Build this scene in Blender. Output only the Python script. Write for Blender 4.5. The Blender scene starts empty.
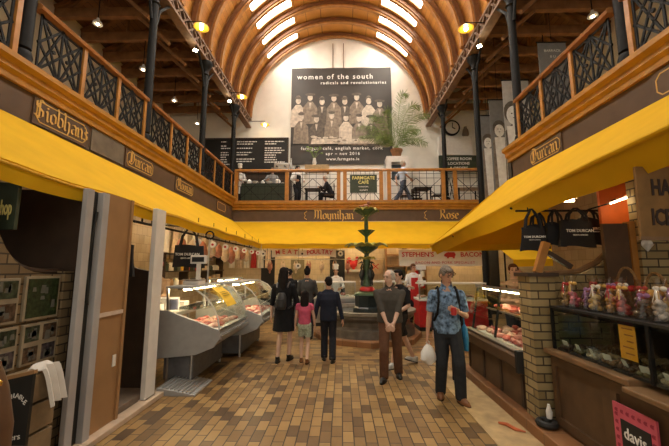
import bpy, bmesh, math, random
from mathutils import Vector as V, Matrix, noise as mnoise
random.seed(7)
PI = math.pi
S = bpy.context.scene
COL = S.collection

# ------------------------------------------------------------------ camera, world, exposure
cam = bpy.data.objects.new('camera', bpy.data.cameras.new('camera'))
COL.objects.link(cam)
cam.data.sensor_width = 36
cam.data.lens = 36 * 340 / 669
cam.data.clip_start = 0.05
cam.location = (0, 0, 1.65)
cam.rotation_euler = (PI / 2 + math.radians(7.54), 0, math.radians(1.253))
S.camera = cam
S.view_settings.view_transform = 'Standard'
S.view_settings.look = 'None'
S.view_settings.gamma = 1
S.cycles.transparent_max_bounces = 40
S.view_settings.exposure = 0.95
W = bpy.data.worlds.new('daylight')
S.world = W
W.use_nodes = True
bg = W.node_tree.nodes['Background']
bg.inputs[0].default_value = (1.0, 0.90, 0.74, 1)
bg.inputs[1].default_value = 0.45
SKY = 13.0          # brightness of the skylight panes
TUBE = 22.0        # brightness of the stall tubes
def area(name, loc, rot, sx, sy, power, col):
    l = bpy.data.lights.new(name, 'AREA'); l.shape = 'RECTANGLE'; l.size = sx; l.size_y = sy
    l.energy = power; l.color = col
    o = bpy.data.objects.new(name, l); COL.objects.link(o); o.location = loc; o.rotation_euler = rot
    return o

# ------------------------------------------------------------------ materials
def nodes(name):
    m = bpy.data.materials.new(name); m.use_nodes = True
    nt = m.node_tree
    return m, nt, nt.nodes['Principled BSDF']
def M(name, c, rough=.6, metal=0., var=.18, scale=9., bump=0., stretch=None, spec=.5):
    m, nt, b = nodes(name)
    b.inputs['Roughness'].default_value = rough; b.inputs['Metallic'].default_value = metal
    b.inputs['Specular IOR Level'].default_value = spec
    tc = nt.nodes.new('ShaderNodeTexCoord'); mp = nt.nodes.new('ShaderNodeMapping')
    nz = nt.nodes.new('ShaderNodeTexNoise'); nz.inputs['Scale'].default_value = scale; nz.inputs['Detail'].default_value = 4
    if stretch: mp.inputs['Scale'].default_value = stretch
    nt.links.new(tc.outputs['Object'], mp.inputs[0]); nt.links.new(mp.outputs[0], nz.inputs['Vector'])
    rp = nt.nodes.new('ShaderNodeValToRGB')
    rp.color_ramp.elements[0].position = .3; rp.color_ramp.elements[1].position = .7
    rp.color_ramp.elements[0].color = (*[x * (1 - var) for x in c], 1)
    rp.color_ramp.elements[1].color = (*[min(1, x * (1 + var)) for x in c], 1)
    nt.links.new(nz.outputs[0], rp.inputs[0]); nt.links.new(rp.outputs[0], b.inputs['Base Color'])
    if bump:
        bp = nt.nodes.new('ShaderNodeBump'); bp.inputs['Strength'].default_value = bump; bp.inputs['Distance'].default_value = .02
        nt.links.new(nz.outputs[0], bp.inputs['Height']); nt.links.new(bp.outputs[0], b.inputs['Normal'])
    return m
def emit(name, c, s):
    m, nt, b = nodes(name)
    b.inputs['Base Color'].default_value = (*c, 1)
    b.inputs['Emission Color'].default_value = (*c, 1); b.inputs['Emission Strength'].default_value = s
    return m
def glass(name, c=(.9, .95, .93), alpha=.08, rough=.03):
    m, nt, b = nodes(name)
    tr = nt.nodes.new('ShaderNodeBsdfTransparent'); tr.inputs[0].default_value = (*c, 1)
    gl = nt.nodes.new('ShaderNodeBsdfGlossy'); gl.inputs['Roughness'].default_value = rough
    lw = nt.nodes.new('ShaderNodeLayerWeight'); fr = nt.nodes.new('ShaderNodeMath'); fr.operation = 'POWER'; fr.inputs[1].default_value = 5; nt.links.new(lw.outputs['Facing'], fr.inputs[0])
    ad = nt.nodes.new('ShaderNodeMath'); ad.operation = 'ADD'; ad.inputs[1].default_value = alpha * .4
    mx = nt.nodes.new('ShaderNodeMixShader')
    nt.links.new(fr.outputs[0], ad.inputs[0]); nt.links.new(ad.outputs[0], mx.inputs[0])
    nt.links.new(tr.outputs[0], mx.inputs[1]); nt.links.new(gl.outputs[0], mx.inputs[2])
    nt.links.new(mx.outputs[0], nt.nodes['Material Output'].inputs[0])
    return m
def brickmat(name, cols, mortar, bw, bh, ms=.012, axes='xy', rough=.6, bump=.3, spec=.5):
    """bricks laid in world space; axes names the long and the short direction"""
    m, nt, b = nodes(name)
    g = nt.nodes.new('ShaderNodeNewGeometry'); sp = nt.nodes.new('ShaderNodeSeparateXYZ'); cb = nt.nodes.new('ShaderNodeCombineXYZ')
    nt.links.new(g.outputs['Position'], sp.inputs[0])
    if axes[0] == 's':
        ad = nt.nodes.new('ShaderNodeMath'); ad.operation = 'ADD'
        nt.links.new(sp.outputs[0], ad.inputs[0]); nt.links.new(sp.outputs[1], ad.inputs[1]); nt.links.new(ad.outputs[0], cb.inputs[0])
    else:
        nt.links.new(sp.outputs['xyz'.index(axes[0])], cb.inputs[0])
    nt.links.new(sp.outputs['xyz'.index(axes[1])], cb.inputs[1])
    br = nt.nodes.new('ShaderNodeTexBrick')
    br.inputs['Color1'].default_value = (0, 0, 0, 1); br.inputs['Color2'].default_value = (1, 1, 1, 1); br.inputs['Mortar'].default_value = (.5, .5, .5, 1)
    br.inputs['Scale'].default_value = 1; br.inputs['Mortar Size'].default_value = ms * .5; br.inputs['Brick Width'].default_value = bw; br.inputs['Row Height'].default_value = bh
    br.inputs['Mortar Smooth'].default_value = .2
    nt.links.new(cb.outputs[0], br.inputs['Vector'])
    rp = nt.nodes.new('ShaderNodeValToRGB'); rp.color_ramp.interpolation = 'LINEAR'
    e = rp.color_ramp.elements
    while len(e) < len(cols): e.new(.5)
    for i, c in enumerate(cols):
        e[i].position = i / (len(cols) - 1); e[i].color = (*c, 1)
    nt.links.new(br.outputs[0], rp.inputs[0])
    nz = nt.nodes.new('ShaderNodeTexNoise'); nz.inputs['Scale'].default_value = 2.5; nz.inputs['Detail'].default_value = 5
    nt.links.new(g.outputs['Position'], nz.inputs['Vector'])
    hs = nt.nodes.new('ShaderNodeMapRange'); hs.inputs['To Min'].default_value = .72; hs.inputs['To Max'].default_value = 1.25
    nt.links.new(nz.outputs[0], hs.inputs[0])
    mu = nt.nodes.new('ShaderNodeMix'); mu.data_type = 'RGBA'; mu.blend_type = 'MULTIPLY'; mu.inputs[0].default_value = 1
    nt.links.new(rp.outputs[0], mu.inputs[6]); nt.links.new(hs.outputs[0], mu.inputs[7])
    mx = nt.nodes.new('ShaderNodeMix'); mx.data_type = 'RGBA'
    nt.links.new(br.outputs[1], mx.inputs[0]); nt.links.new(mu.outputs[2], mx.inputs[6]); mx.inputs[7].default_value = (*mortar, 1)
    nt.links.new(mx.outputs[2], b.inputs['Base Color'])
    iv = nt.nodes.new('ShaderNodeMath'); iv.operation = 'SUBTRACT'; iv.inputs[0].default_value = 1; nt.links.new(br.outputs[1], iv.inputs[1])
    bp = nt.nodes.new('ShaderNodeBump'); bp.inputs['Strength'].default_value = bump; bp.inputs['Distance'].default_value = .01
    nt.links.new(iv.outputs[0], bp.inputs['Height']); nt.links.new(bp.outputs[0], b.inputs['Normal'])
    b.inputs['Roughness'].default_value = rough
    b.inputs['Specular IOR Level'].default_value = spec
    return m
FLOORC = [(.085, .05, .025), (.20, .115, .042), (.26, .155, .055), (.31, .19, .068), (.36, .225, .082)]
m_floor = brickmat('quarry tile along', FLOORC, (.05, .032, .02), .225, .112, .012, 'yx', .45)
m_floor2 = brickmat('quarry tile across', FLOORC, (.16, .09, .045), .225, .112, .008, 'xy', .42)
m_kerb = brickmat('kerb tile', [(.22, .10, .04), (.30, .14, .055)], (.12, .07, .03), .3, .3, .008, 'yx', .5)
m_ybrick = brickmat('buff brick', [(.27, .20, .085), (.36, .275, .125), (.44, .34, .17)], (.07, .05, .03), .225, .083, .016, 'sz', .7, .6)
m_dbrick = brickmat('brown brick', [(.17, .115, .055), (.23, .16, .08), (.29, .21, .11)], (.05, .035, .02), .215, .08, .014, 'sz', .75, .6)
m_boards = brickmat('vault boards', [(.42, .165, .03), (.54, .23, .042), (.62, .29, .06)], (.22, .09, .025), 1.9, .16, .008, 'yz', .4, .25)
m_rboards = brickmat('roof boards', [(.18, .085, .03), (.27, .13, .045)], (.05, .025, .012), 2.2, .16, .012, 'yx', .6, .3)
m_cream = M('cream plaster', (.80, .75, .62), .8, var=.05, scale=3)
m_white = M('white plaster', (.86, .84, .76), .8, var=.04, scale=3)
m_rib = M('laminated timber', (.40, .175, .045), .38, var=.22, scale=5, stretch=(1, 1, 1))
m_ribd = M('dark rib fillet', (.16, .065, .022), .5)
m_truss = M('truss timber', (.28, .135, .05), .65, var=.3, scale=4)
m_orange = M('varnished orange wood', (.44, .19, .035), .35, var=.22, scale=6)
m_rail = M('handrail wood', (.36, .15, .045), .3, var=.2, scale=7)
m_gold = M('ochre moulding', (.44, .205, .025), .4, var=.18, scale=5)
m_fascia = M('brown fascia paint', (.115, .07, .042), .55, var=.14, scale=4)
m_fascia2 = M('faded brown panel', (.17, .14, .105), .6, var=.2, scale=6)
m_gilt = M('gilt paint', (.72, .45, .12), .45, var=.1)
m_iron = M('black iron', (.010, .010, .010), .55, .0, var=.3, scale=12, spec=.2)
m_girder = M('rusty primer girder', (.21, .125, .075), .6, var=.25, scale=8)
def canvas(name, c):
    m = M(name, c, .75, var=.07, scale=2.2, spec=.2); nt = m.node_tree; b = nt.nodes['Principled BSDF']
    t = nt.nodes.new('ShaderNodeBsdfTranslucent'); t.inputs[0].default_value = (c[0], c[1]*.8, c[2], 1)
    mx = nt.nodes.new('ShaderNodeMixShader'); mx.inputs[0].default_value = .22
    nt.links.new(b.outputs[0], mx.inputs[1]); nt.links.new(t.outputs[0], mx.inputs[2]); nt.links.new(mx.outputs[0], nt.nodes['Material Output'].inputs[0])
    return m
m_yellow = canvas('yellow canvas', (.82, .50, .012)) or M('yellow canvas', (.82, .52, .03), .75, var=.07, scale=2.2, spec=.2)
m_seam = M('stitched yellow hem', (.70, .39, .015), .8, var=.1)
m_black = M('matt black', (.014, .014, .013), .6)
m_darkwood = M('dark brown boarding', (.055, .032, .018), .6, var=.2, scale=5)
m_counter = M('brown counter panel', (.10, .055, .025), .5, var=.25, scale=5)
m_countertop = M('counter top wood', (.20, .115, .055), .3, var=.25, scale=6)
m_steel = M('stainless steel', (.55, .55, .53), .28, .9, var=.1)
m_grey = M('grey enamel', (.36, .36, .35), .42, var=.08)
m_grey2 = M('dark grey plinth', (.12, .12, .125), .5)
m_greypost = M('grey painted post', (.42, .41, .41), .55, var=.1, scale=3)
m_ply = M('tan hardboard', (.36, .20, .085), .6, var=.12, scale=3)
m_pale = M('pale pink wood strip', (.62, .50, .40), .6, var=.08)
m_whitep = M('white gloss paint', (.78, .75, .70), .4, var=.05)
m_paper = M('white paper', (.82, .80, .74), .7, var=.04)
m_glass = glass('clear glass')
m_sky = emit('skylight glass', (1, .95, .84), SKY)
m_tube = emit('lit tube', (1, .76, .44), TUBE)
m_bulb = emit('lit bulb', (1, .85, .55), 30)
m_shade = M('yellow enamel shade', (.80, .50, .05), .35, var=.06)
m_green = M('dark green board', (.035, .05, .03), .5)
m_red = M('red paint', (.55, .02, .02), .4)
m_letterw = M('white lettering', (.85, .85, .80), .6, var=.03)
m_lettery = M('pale yellow lettering', (.80, .72, .25), .6, var=.03)
m_letterd = M('dark lettering', (.03, .015, .01), .6, var=.03)
m_letterr = M('red lettering', (.55, .03, .02), .5, var=.03)

# ------------------------------------------------------------------ mesh helpers
class MB:
    def __init__(s): s.b = bmesh.new()
    def face(s, pts):
        vs = [s.b.verts.new(p) for p in pts]
        try: s.b.faces.new(vs)
        except ValueError: pass
        return s
    def mbox(s, mat):
        r = bmesh.ops.create_cube(s.b, size=1, matrix=mat); return s
    def bb(s, x0, x1, y0, y1, z0, z1):
        return s.mbox(Matrix.Translation(((x0+x1)/2, (y0+y1)/2, (z0+z1)/2)) @ Matrix.Diagonal((abs(x1-x0), abs(y1-y0), abs(z1-z0), 1)))
    def box(s, c, d, rot=(0, 0, 0)):
        from mathutils import Euler
        return s.mbox(Matrix.Translation(c) @ Euler(rot).to_matrix().to_4x4() @ Matrix.Diagonal((*d, 1)))
    def bar(s, p, q, w, h=None, up=(0, 0, 1)):
        """rectangular bar from p to q, w across, h along 'up'"""
        p, q = V(p), V(q); d = q - p; L = d.length; h = h or w
        z = d.normalized(); x = V(up).cross(z)
        if x.length < 1e-4: x = V((1, 0, 0)).cross(z)
        if x.length < 1e-4: x = V((0, 1, 0)).cross(z)
        x.normalize(); y = z.cross(x)
        m = Matrix((x, y, z)).transposed().to_4x4(); m.translation = (p + q) / 2
        return s.mbox(m @ Matrix.Diagonal((w, h, L, 1)))
    def cyl(s, p, q, r, r2=None, n=12, caps=True):
        p, q = V(p), V(q); d = q - p
        m = d.to_track_quat('Z', 'Y').to_matrix().to_4x4(); m.translation = (p + q) / 2
        bmesh.ops.create_cone(s.b, cap_ends=caps, segments=n, radius1=r, radius2=r if r2 is None else r2, depth=d.length, matrix=m); return s
    def cap(s, p, q, r, r2, n=10):
        s.cyl(p, q, r, r2, n); s.ell(p, (r, r, r), n, 6); s.ell(q, (r2, r2, r2), n, 6); return s
    def tube(s, pts, r, n=8):
        pts = [V(p) for p in pts]
        rings = []
        for i, p in enumerate(pts):
            d = (pts[min(i+1, len(pts)-1)] - pts[max(i-1, 0)]).normalized()
            x = V((0, 0, 1)).cross(d)
            if x.length < .05: x = V((0, 1, 0)).cross(d)
            x.normalize(); y = d.cross(x)
            rr = r[i] if isinstance(r, (list, tuple)) else r
            rings.append([s.b.verts.new(p + (x*math.cos(a) + y*math.sin(a))*rr) for a in [2*PI*k/n for k in range(n)]])
        for a, b in zip(rings, rings[1:]):
            for k in range(n): s.b.faces.new((a[k], a[(k+1) % n], b[(k+1) % n], b[k]))
        s.b.faces.new(rings[0][::-1]); s.b.faces.new(rings[-1])
        return s
    def ell(s, c, r, n=14, m=8, mat=None):
        t = Matrix.Translation(c) @ (mat or Matrix.Identity(4)) @ Matrix.Diagonal((*r, 1))
        bmesh.ops.create_uvsphere(s.b, u_segments=n, v_segments=m, radius=1, matrix=t); return s
    def lathe(s, prof, c=(0, 0, 0), n=20, lobes=0, amp=0):
        """prof: (radius, z) pairs; lobes/amp scallop the outline"""
        rings = []
        for r, z in prof:
            rings.append([s.b.verts.new((c[0] + r*(1+amp*math.cos(lobes*a))*math.cos(a), c[1] + r*(1+amp*math.cos(lobes*a))*math.sin(a), c[2]+z)) for a in [2*PI*k/n for k in range(n)]])
        for a, b in zip(rings, rings[1:]):
            for k in range(n): s.b.faces.new((a[k], a[(k+1) % n], b[(k+1) % n], b[k]))
        s.b.faces.new(rings[0][::-1]); s.b.faces.new(rings[-1]); return s
    def loft(s, rings, n=16):
        """rings of (cx, cy, z, rx, ry)"""
        R = [[s.b.verts.new((cx + rx*math.cos(2*PI*k/n), cy + ry*math.sin(2*PI*k/n), z)) for k in range(n)] for cx, cy, z, rx, ry in rings]
        for a, b in zip(R, R[1:]):
            for k in range(n): s.b.faces.new((a[k], a[(k+1) % n], b[(k+1) % n], b[k]))
        s.b.faces.new(R[0][::-1]); s.b.faces.new(R[-1]); return s
    def prism(s, poly, axis, a0, a1):
        """poly in the other two axes (in xyz order), swept along axis"""
        def P(u, v, w):
            return {'x': (w, u, v), 'y': (u, w, v), 'z': (u, v, w)}[axis]
        A = [s.b.verts.new(P(u, v, a0)) for u, v in poly]; B = [s.b.verts.new(P(u, v, a1)) for u, v in poly]
        n = len(poly)
        for k in range(n): s.b.faces.new((A[k], A[(k+1) % n], B[(k+1) % n], B[k]))
        s.b.faces.new(A[::-1]); s.b.faces.new(B); return s
    def sheet(s, grid, t):
        """solid sheet from a grid of points, t thick"""
        for r in range(len(grid)):
            pass
        G = [[V(p) for p in row] for row in grid]; R, C = len(G), len(G[0])
        def nrm(i, j):
            a = G[min(i+1, R-1)][j] - G[max(i-1, 0)][j]; b = G[i][min(j+1, C-1)] - G[i][max(j-1, 0)]
            n = a.cross(b); return n.normalized() if n.length else V((0, 0, 1))
        A = [[s.b.verts.new(G[i][j]) for j in range(C)] for i in range(R)]
        B = [[s.b.verts.new(G[i][j] - nrm(i, j)*t) for j in range(C)] for i in range(R)]
        for i in range(R-1):
            for j in range(C-1):
                s.b.faces.new((A[i][j], A[i+1][j], A[i+1][j+1], A[i][j+1]))
                s.b.faces.new((B[i][j], B[i][j+1], B[i+1][j+1], B[i+1][j]))
        for i in range(R-1):
            s.b.faces.new((A[i][0], B[i][0], B[i+1][0], A[i+1][0])); s.b.faces.new((A[i][-1], A[i+1][-1], B[i+1][-1], B[i][-1]))
        for j in range(C-1):
            s.b.faces.new((A[0][j], A[0][j+1], B[0][j+1], B[0][j])); s.b.faces.new((A[-1][j], B[-1][j], B[-1][j+1], A[-1][j+1]))
        return s
    def xf(s, mat):
        bmesh.ops.transform(s.b, matrix=mat, verts=s.b.verts); return s
    def build(s, name, mat, parent=None, smooth=False, bevel=0):
        bmesh.ops.recalc_face_normals(s.b, faces=s.b.faces)
        me = bpy.data.meshes.new(name); s.b.to_mesh(me); s.b.free()
        return link(name, me, mat, parent, smooth, bevel)
def link(name, me, mat, parent=None, smooth=False, bevel=0):
    xs = [v.co for v in me.vertices]
    lo = V([min(c[i] for c in xs) for i in range(3)]); hi = V([max(c[i] for c in xs) for i in range(3)])
    o0 = V(((lo.x+hi.x)/2, (lo.y+hi.y)/2, lo.z))
    me.transform(Matrix.Translation(-o0))
    me.materials.clear(); me.materials.append(mat)
    if smooth:
        for p in me.polygons: p.use_smooth = True
        try: me.set_sharp_from_angle(angle=math.radians(42))
        except Exception: pass
    o = bpy.data.objects.new(name, me); COL.objects.link(o); o.location = o0
    if parent:
        o.parent = parent
        pw = Matrix.Identity(4); q = parent
        while q: pw = Matrix.LocRotScale(q.location, q.rotation_euler, None) @ (q.matrix_parent_inverse @ pw if False else pw); q = q.parent if False else None
        o.matrix_parent_inverse = WORLD(parent).inverted()
    if bevel:
        bv = o.modifiers.new('bevel', 'BEVEL'); bv.width = bevel; bv.segments = 2; bv.limit_method = 'ANGLE'
    return o
def WORLD(o):
    m = Matrix.LocRotScale(o.location, o.rotation_euler, o.scale)
    return WORLD(o.parent) @ o.matrix_parent_inverse @ m if o.parent else m
def tag(o, label, cat, group=None):
    o['label'] = label; o['category'] = cat; o['kind'] = 'thing'
    if group: o['group'] = group
    return o
def thing(name, label, cat, loc=(0, 0, 0), group=None, rz=0):
    o = bpy.data.objects.new(name, None); COL.objects.link(o); o.location = loc; o.rotation_euler = (0, 0, rz)
    o.empty_display_size = .1
    return tag(o, label, cat, group)
def struct(o): o['kind'] = 'structure'; return o
def dup(o, loc=None, rz=None, label=None, group=None, parent=None, scale=None):
    c = o.copy(); COL.objects.link(c)
    if parent: c.parent = parent
    if loc is not None: c.location = loc
    if rz is not None: c.rotation_euler = (0, 0, rz)
    if scale: c.scale = (scale,)*3
    if label: c['label'] = label
    if group: c['group'] = group
    for ch in list(o.children): dup(ch, parent=c)
    return c
def lin(a, b, n): return [a + (b-a)*i/(n-1) for i in range(n)]
def ordw(i): return ['first', 'second', 'third', 'fourth', 'fifth', 'sixth', 'seventh', 'eighth', 'ninth', 'tenth', 'eleventh', 'twelfth', 'thirteenth', 'fourteenth', 'fifteenth', 'sixteenth', 'seventeenth', 'eighteenth', 'nineteenth', 'twentieth'][i]

# lettering -------------------------------------------------------
def frame(o, xd, yd):
    x = V(xd).normalized(); y = V(yd).normalized(); z = x.cross(y)
    m = Matrix((x, y, z)).transposed().to_4x4(); m.translation = o; return m
def text(s, size, mat, m, parent=None, name='lettering', align='CENTER', bold=0., ext=.002, sx=1., spacing=1.):
    c = bpy.data.curves.new(name, 'FONT'); c.body = s; c.size = size; c.align_x = align; c.align_y = 'CENTER'
    c.extrude = ext; c.offset = bold; c.resolution_u = 2; c.space_character = spacing
    o = bpy.data.objects.new(name, c); COL.objects.link(o)
    dg = bpy.context.evaluated_depsgraph_get(); me = bpy.data.meshes.new_from_object(o.evaluated_get(dg))
    bpy.data.objects.remove(o); bpy.data.curves.remove(c)
    me.transform(m @ Matrix.Diagonal((sx, 1, 1, 1)))
    return link(name, me, mat, parent)
# a broad-nib blackletter hand: polylines in units of the x-height
BL = {
 'i': (.5, [[(.1, .95), (.22, .8), (.22, .15), (.36, 0)], [(.16, 1.3), (.3, 1.2)]]),
 'o': (.8, [[(.38, 1), (.1, .8), (.1, .2), (.36, 0)], [(.36, 1), (.64, .78), (.64, .2), (.36, 0)]]),
 'b': (.8, [[(.0, 1.7), (.12, 1.5), (.12, .18), (.36, 0)], [(.14, .8), (.4, 1), (.64, .78), (.64, .2), (.36, 0)]]),
 'h': (.85, [[(.0, 1.7), (.12, 1.5), (.12, .12), (.24, 0)], [(.14, .8), (.42, 1), (.64, .8), (.64, .1), (.5, -.35)]]),
 'a': (.8, [[(.1, .9), (.4, 1), (.62, .8), (.62, .14), (.74, 0)], [(.6, .6), (.12, .45), (.12, .14), (.3, 0), (.6, .2)]]),
 'n': (.85, [[(.0, .95), (.14, .8), (.14, .12), (.26, 0)], [(.16, .8), (.42, 1), (.62, .8), (.62, .14), (.76, 0)]]),
 's': (.7, [[(.56, .9), (.3, 1), (.1, .8), (.5, .4), (.5, .14), (.28, 0), (.04, .12)]]),
 'u': (.85, [[(.02, .95), (.14, .8), (.14, .2), (.36, 0), (.62, .2)], [(.5, .95), (.62, .8), (.62, .14), (.76, 0)]]),
 'r': (.6, [[(.0, .95), (.14, .8), (.14, .12), (.28, 0)], [(.16, .75), (.4, 1), (.54, .85)]]),
 'c': (.68, [[(.56, .85), (.36, 1), (.1, .8), (.1, .2), (.34, 0), (.56, .14)]]),
 'y': (.85, [[(.02, .95), (.14, .8), (.14, .2), (.36, 0), (.62, .2)], [(.5, .95), (.62, .8), (.62, 0), (.4, -.5), (.1, -.4)]]),
 'e': (.7, [[(.14, .45), (.56, .62), (.5, .88), (.34, 1), (.1, .8), (.1, .2), (.34, 0), (.58, .16)]]),
 'S': (1.1, [[(.95, 1.5), (.6, 1.75), (.2, 1.5), (.2, 1.1), (.85, .7), (.85, .25), (.5, 0), (.05, .25)], [(.5, 1.7), (.5, .1)]]),
 'D': (1.2, [[(.0, 1.5), (.3, 1.7), (.9, 1.4), (1., .6), (.6, 0), (.1, .1), (.0, .3)], [(.35, 1.5), (.35, .2)], [(.52, 1.4), (.52, .3)]]),
 'M': (1.5, [[(.0, .1), (.2, .4), (.2, 1.4), (.1, 1.7)], [(.2, 1.3), (.5, 1.7), (.7, 1.4), (.7, .1)], [(.7, 1.3), (1., 1.7), (1.2, 1.4), (1.2, .15), (1.35, 0)]]),
 'R': (1.2, [[(.1, 0), (.28, .3), (.28, 1.6)], [(.0, 1.4), (.4, 1.75), (.9, 1.5), (.85, 1.05), (.35, .85)], [(.5, .9), (.85, .3), (1.05, 0)]]),
 'N': (1.3, [[(.0, .1), (.2, .4), (.2, 1.5), (.05, 1.7)], [(.2, 1.3), (.6, 1.75), (.95, 1.4), (.95, .2), (1.1, 0)], [(.55, 1.5), (.55, .4)]]),
 'O': (1.2, [[(.5, 1.75), (.1, 1.4), (.1, .4), (.5, 0)], [(.5, 1.75), (.95, 1.4), (.95, .4), (.5, 0)], [(.5, 1.4), (.5, .4)]]),
}
def blackletter(s, size, mat, m, parent, nib=.27):
    mb = MB(); x = 0; W_ = sum(BL[c][0] for c in s)
    nv = V((nib*.72, nib*.42, 0)); k = 0
    for c in s:
        w, st = BL[c]
        for line in st:
            for a, b in zip(line, line[1:]):
                A = V((a[0]+x-W_/2, a[1]-.6, 0)); B = V((b[0]+x-W_/2, b[1]-.6, 0))
                z = V((0, 0, .006 + .0007*(k % 5))); k += 1
                mb.face([(A-nv/2)*size+z, (A+nv/2)*size+z, (B+nv/2)*size+z, (B-nv/2)*size+z])
        x += w
    mb.xf(m)
    return mb.build('lettering', mat, parent)
# ================================================================== the setting
f = MB(); f.face([(-9, -3, 0), (9, -3, 0), (9, 6.15, 0), (-9, 6.15, 0)]); f.face([(-9, 6.15, 0), (9, 6.15, 0), (9, 15, 0), (-9, 15, 0)])
fl = struct(f.build('floor', m_floor)); fl.data.materials.append(m_floor2); fl.data.polygons[1].material_index = 1
struct(MB().bb(1.45, 1.9, -.5, 5.75, 0, .012).build('trim_1', M('pale threshold tile', (.44, .31, .15), .5, var=.25, scale=6)))
struct(MB().bb(1.88, 6.2, -.5, 5.75, 0, .12).build('trim_2', m_kerb, bevel=.01))
struct(MB().bb(-2.46, -2.32, 0, 4.75, 0, .06).build('trim_3', M('worn pink threshold', (.55, .42, .30), .5, var=.2, scale=5), bevel=.008))
struct(MB().bb(-9, 9, 14.9, 15.1, 0, 13.2).build('wall_back', m_white))
struct(MB().bb(-8.2, -8, -2, 14.9, 0, 9.2).build('wall_left', m_cream))
struct(MB().bb(8, 8.2, -2, 14.9, 0, 9.2).build('wall_right', m_cream))
LX, RX = -4.2, 3.79
# gallery floors
struct(MB().bb(-8, LX, -2, 12.8, 4.0, 4.28).build('floor_left_gallery', m_truss))
struct(MB().bb(RX, 8, -2, 7.46, 4.0, 4.28).build('floor_right_gallery', m_truss))
struct(MB().bb(-8, 8, 12.8, 14.9, 3.9, 4.12).build('floor_back_gallery', m_truss))
def cornice(x, s, z0, dz=.3):
    p = [(-.05, 0), (.05, 0), (.05, .08), (.10, .12), (.10, .19), (.17, .23), (.17, .3), (-.05, .3)]
    return [(x + s*u, z0 + v*dz/.3) for u, v in p]
struct(MB().prism(cornice(LX, 1, 4.0), 'y', -2, 12.78).build('trim_4', m_gold))
struct(MB().prism(cornice(RX, -1, 4.0), 'y', -2, 7.5).build('trim_5', m_gold))
struct(MB().prism([(12.8 - (u - LX), v) for u, v in cornice(LX, 1, 3.85, .28)], 'x', LX, 8).build('trim_6', m_gold))
struct(MB().bb(LX-.06, LX, -2, 12.8, 3.5, 4.0).build('wall_left_fascia', m_fascia))
struct(MB().bb(RX, RX+.06, -2, 7.46, 3.5, 4.0).build('wall_right_fascia', m_fascia))
struct(MB().bb(LX, 8, 12.8, 12.86, 3.35, 3.87).build('wall_back_fascia', m_fascia))
struct(MB().bb(RX, 8, 7.4, 7.46, 3.5, 4.0).build('wall_right_end_fascia', m_fascia))
# vault
CX_, CZ = -.2, 8.5
def arc(r, a, y): return (CX_ + r*math.cos(a), y, CZ + r*math.sin(a))
g = MB(); n = 40
A = [PI*k/n for k in range(n+1)]
g.sheet([[arc(4.28, a, y) for y in (-2, 6, 14.9)] for a in A], -.08)
struct(g.build('ceiling', m_boards, smooth=True))
for side, s in (('left', -1), ('right', 1)):
    x0 = CX_ + s*4.15; x1 = s*8.1
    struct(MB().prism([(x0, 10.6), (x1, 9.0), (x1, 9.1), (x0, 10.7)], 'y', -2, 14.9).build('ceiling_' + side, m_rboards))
    xw = CX_ + s*4.42; g = MB(); g.bb(xw-.03, xw+.03, -2, 14.9, 8.62, 10.5); struct(g.build('wall_%s_clerestory' % side, m_truss))
YS = [14.75 - .967*k for k in range(15)]
for k, y in enumerate(YS):
    lab = 'arched timber roof rib set against the white end wall' if k == 0 else 'arched timber roof rib, %s out from the white end wall' % ordw(k)
    t = thing('roof_rib', lab, 'roof rib', (CX_, y, CZ), 'arched ribs of the barrel roof')
    g = MB(); g.sheet([[arc(4.1, a, y-.07), arc(4.1, a, y+.07)] for a in A], -.17); g.build('arch', m_rib, t, smooth=True)
    for dy in (-.094, .094):
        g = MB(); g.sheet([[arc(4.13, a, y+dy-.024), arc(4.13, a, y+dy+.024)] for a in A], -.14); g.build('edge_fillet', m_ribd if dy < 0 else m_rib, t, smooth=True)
wn = 0
for k in range(14):
    ym = YS[k] - .4835
    for a0, a1, c in ((41, 64, 2), (116, 139, 2)):
        aa = [math.radians(a) for a in lin(a0, a1, 6)]
        wn += 1
        g = MB(); g.sheet([[arc(4.22, a, ym-.2), arc(4.22, a, ym+.2)] for a in aa], -.03)
        w = struct(g.build('window_%d' % wn, m_sky))
        g = MB()
        for dy in (-.22, .22): g.sheet([[arc(4.19, a, ym+dy-.025), arc(4.19, a, ym+dy+.025)] for a in aa], -.06)
        g.build('window_frame', m_rib, w)
# riveted lattice girders on the column heads
def girder(x, label):
    t = thing('lattice_girder', label, 'girder', (x, 6.5, 8.1), 'riveted girders along the hall')
    for z in (8.07, 8.44): MB().bb(x-.12, x+.12, -2, 14.88, z-.035, z+.035).build('flange', m_girder, t)
    g = MB(); y = -2
    while y < 14.5:
        for xx in (x-.09, x+.09):
            g.bar((xx, y, 8.08), (xx, y+.36, 8.43), .05, .02, (1, 0, 0)); g.bar((xx, y, 8.43), (xx, y+.36, 8.08), .05, .02, (1, 0, 0))
        y += .36
    g.build('lattice_web', m_girder, t)
girder(-4.28, 'rusty lattice girder along the foot of the barrel roof, left of the banner')
girder(3.95, 'rusty lattice girder along the foot of the barrel roof, right of the banner')
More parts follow.
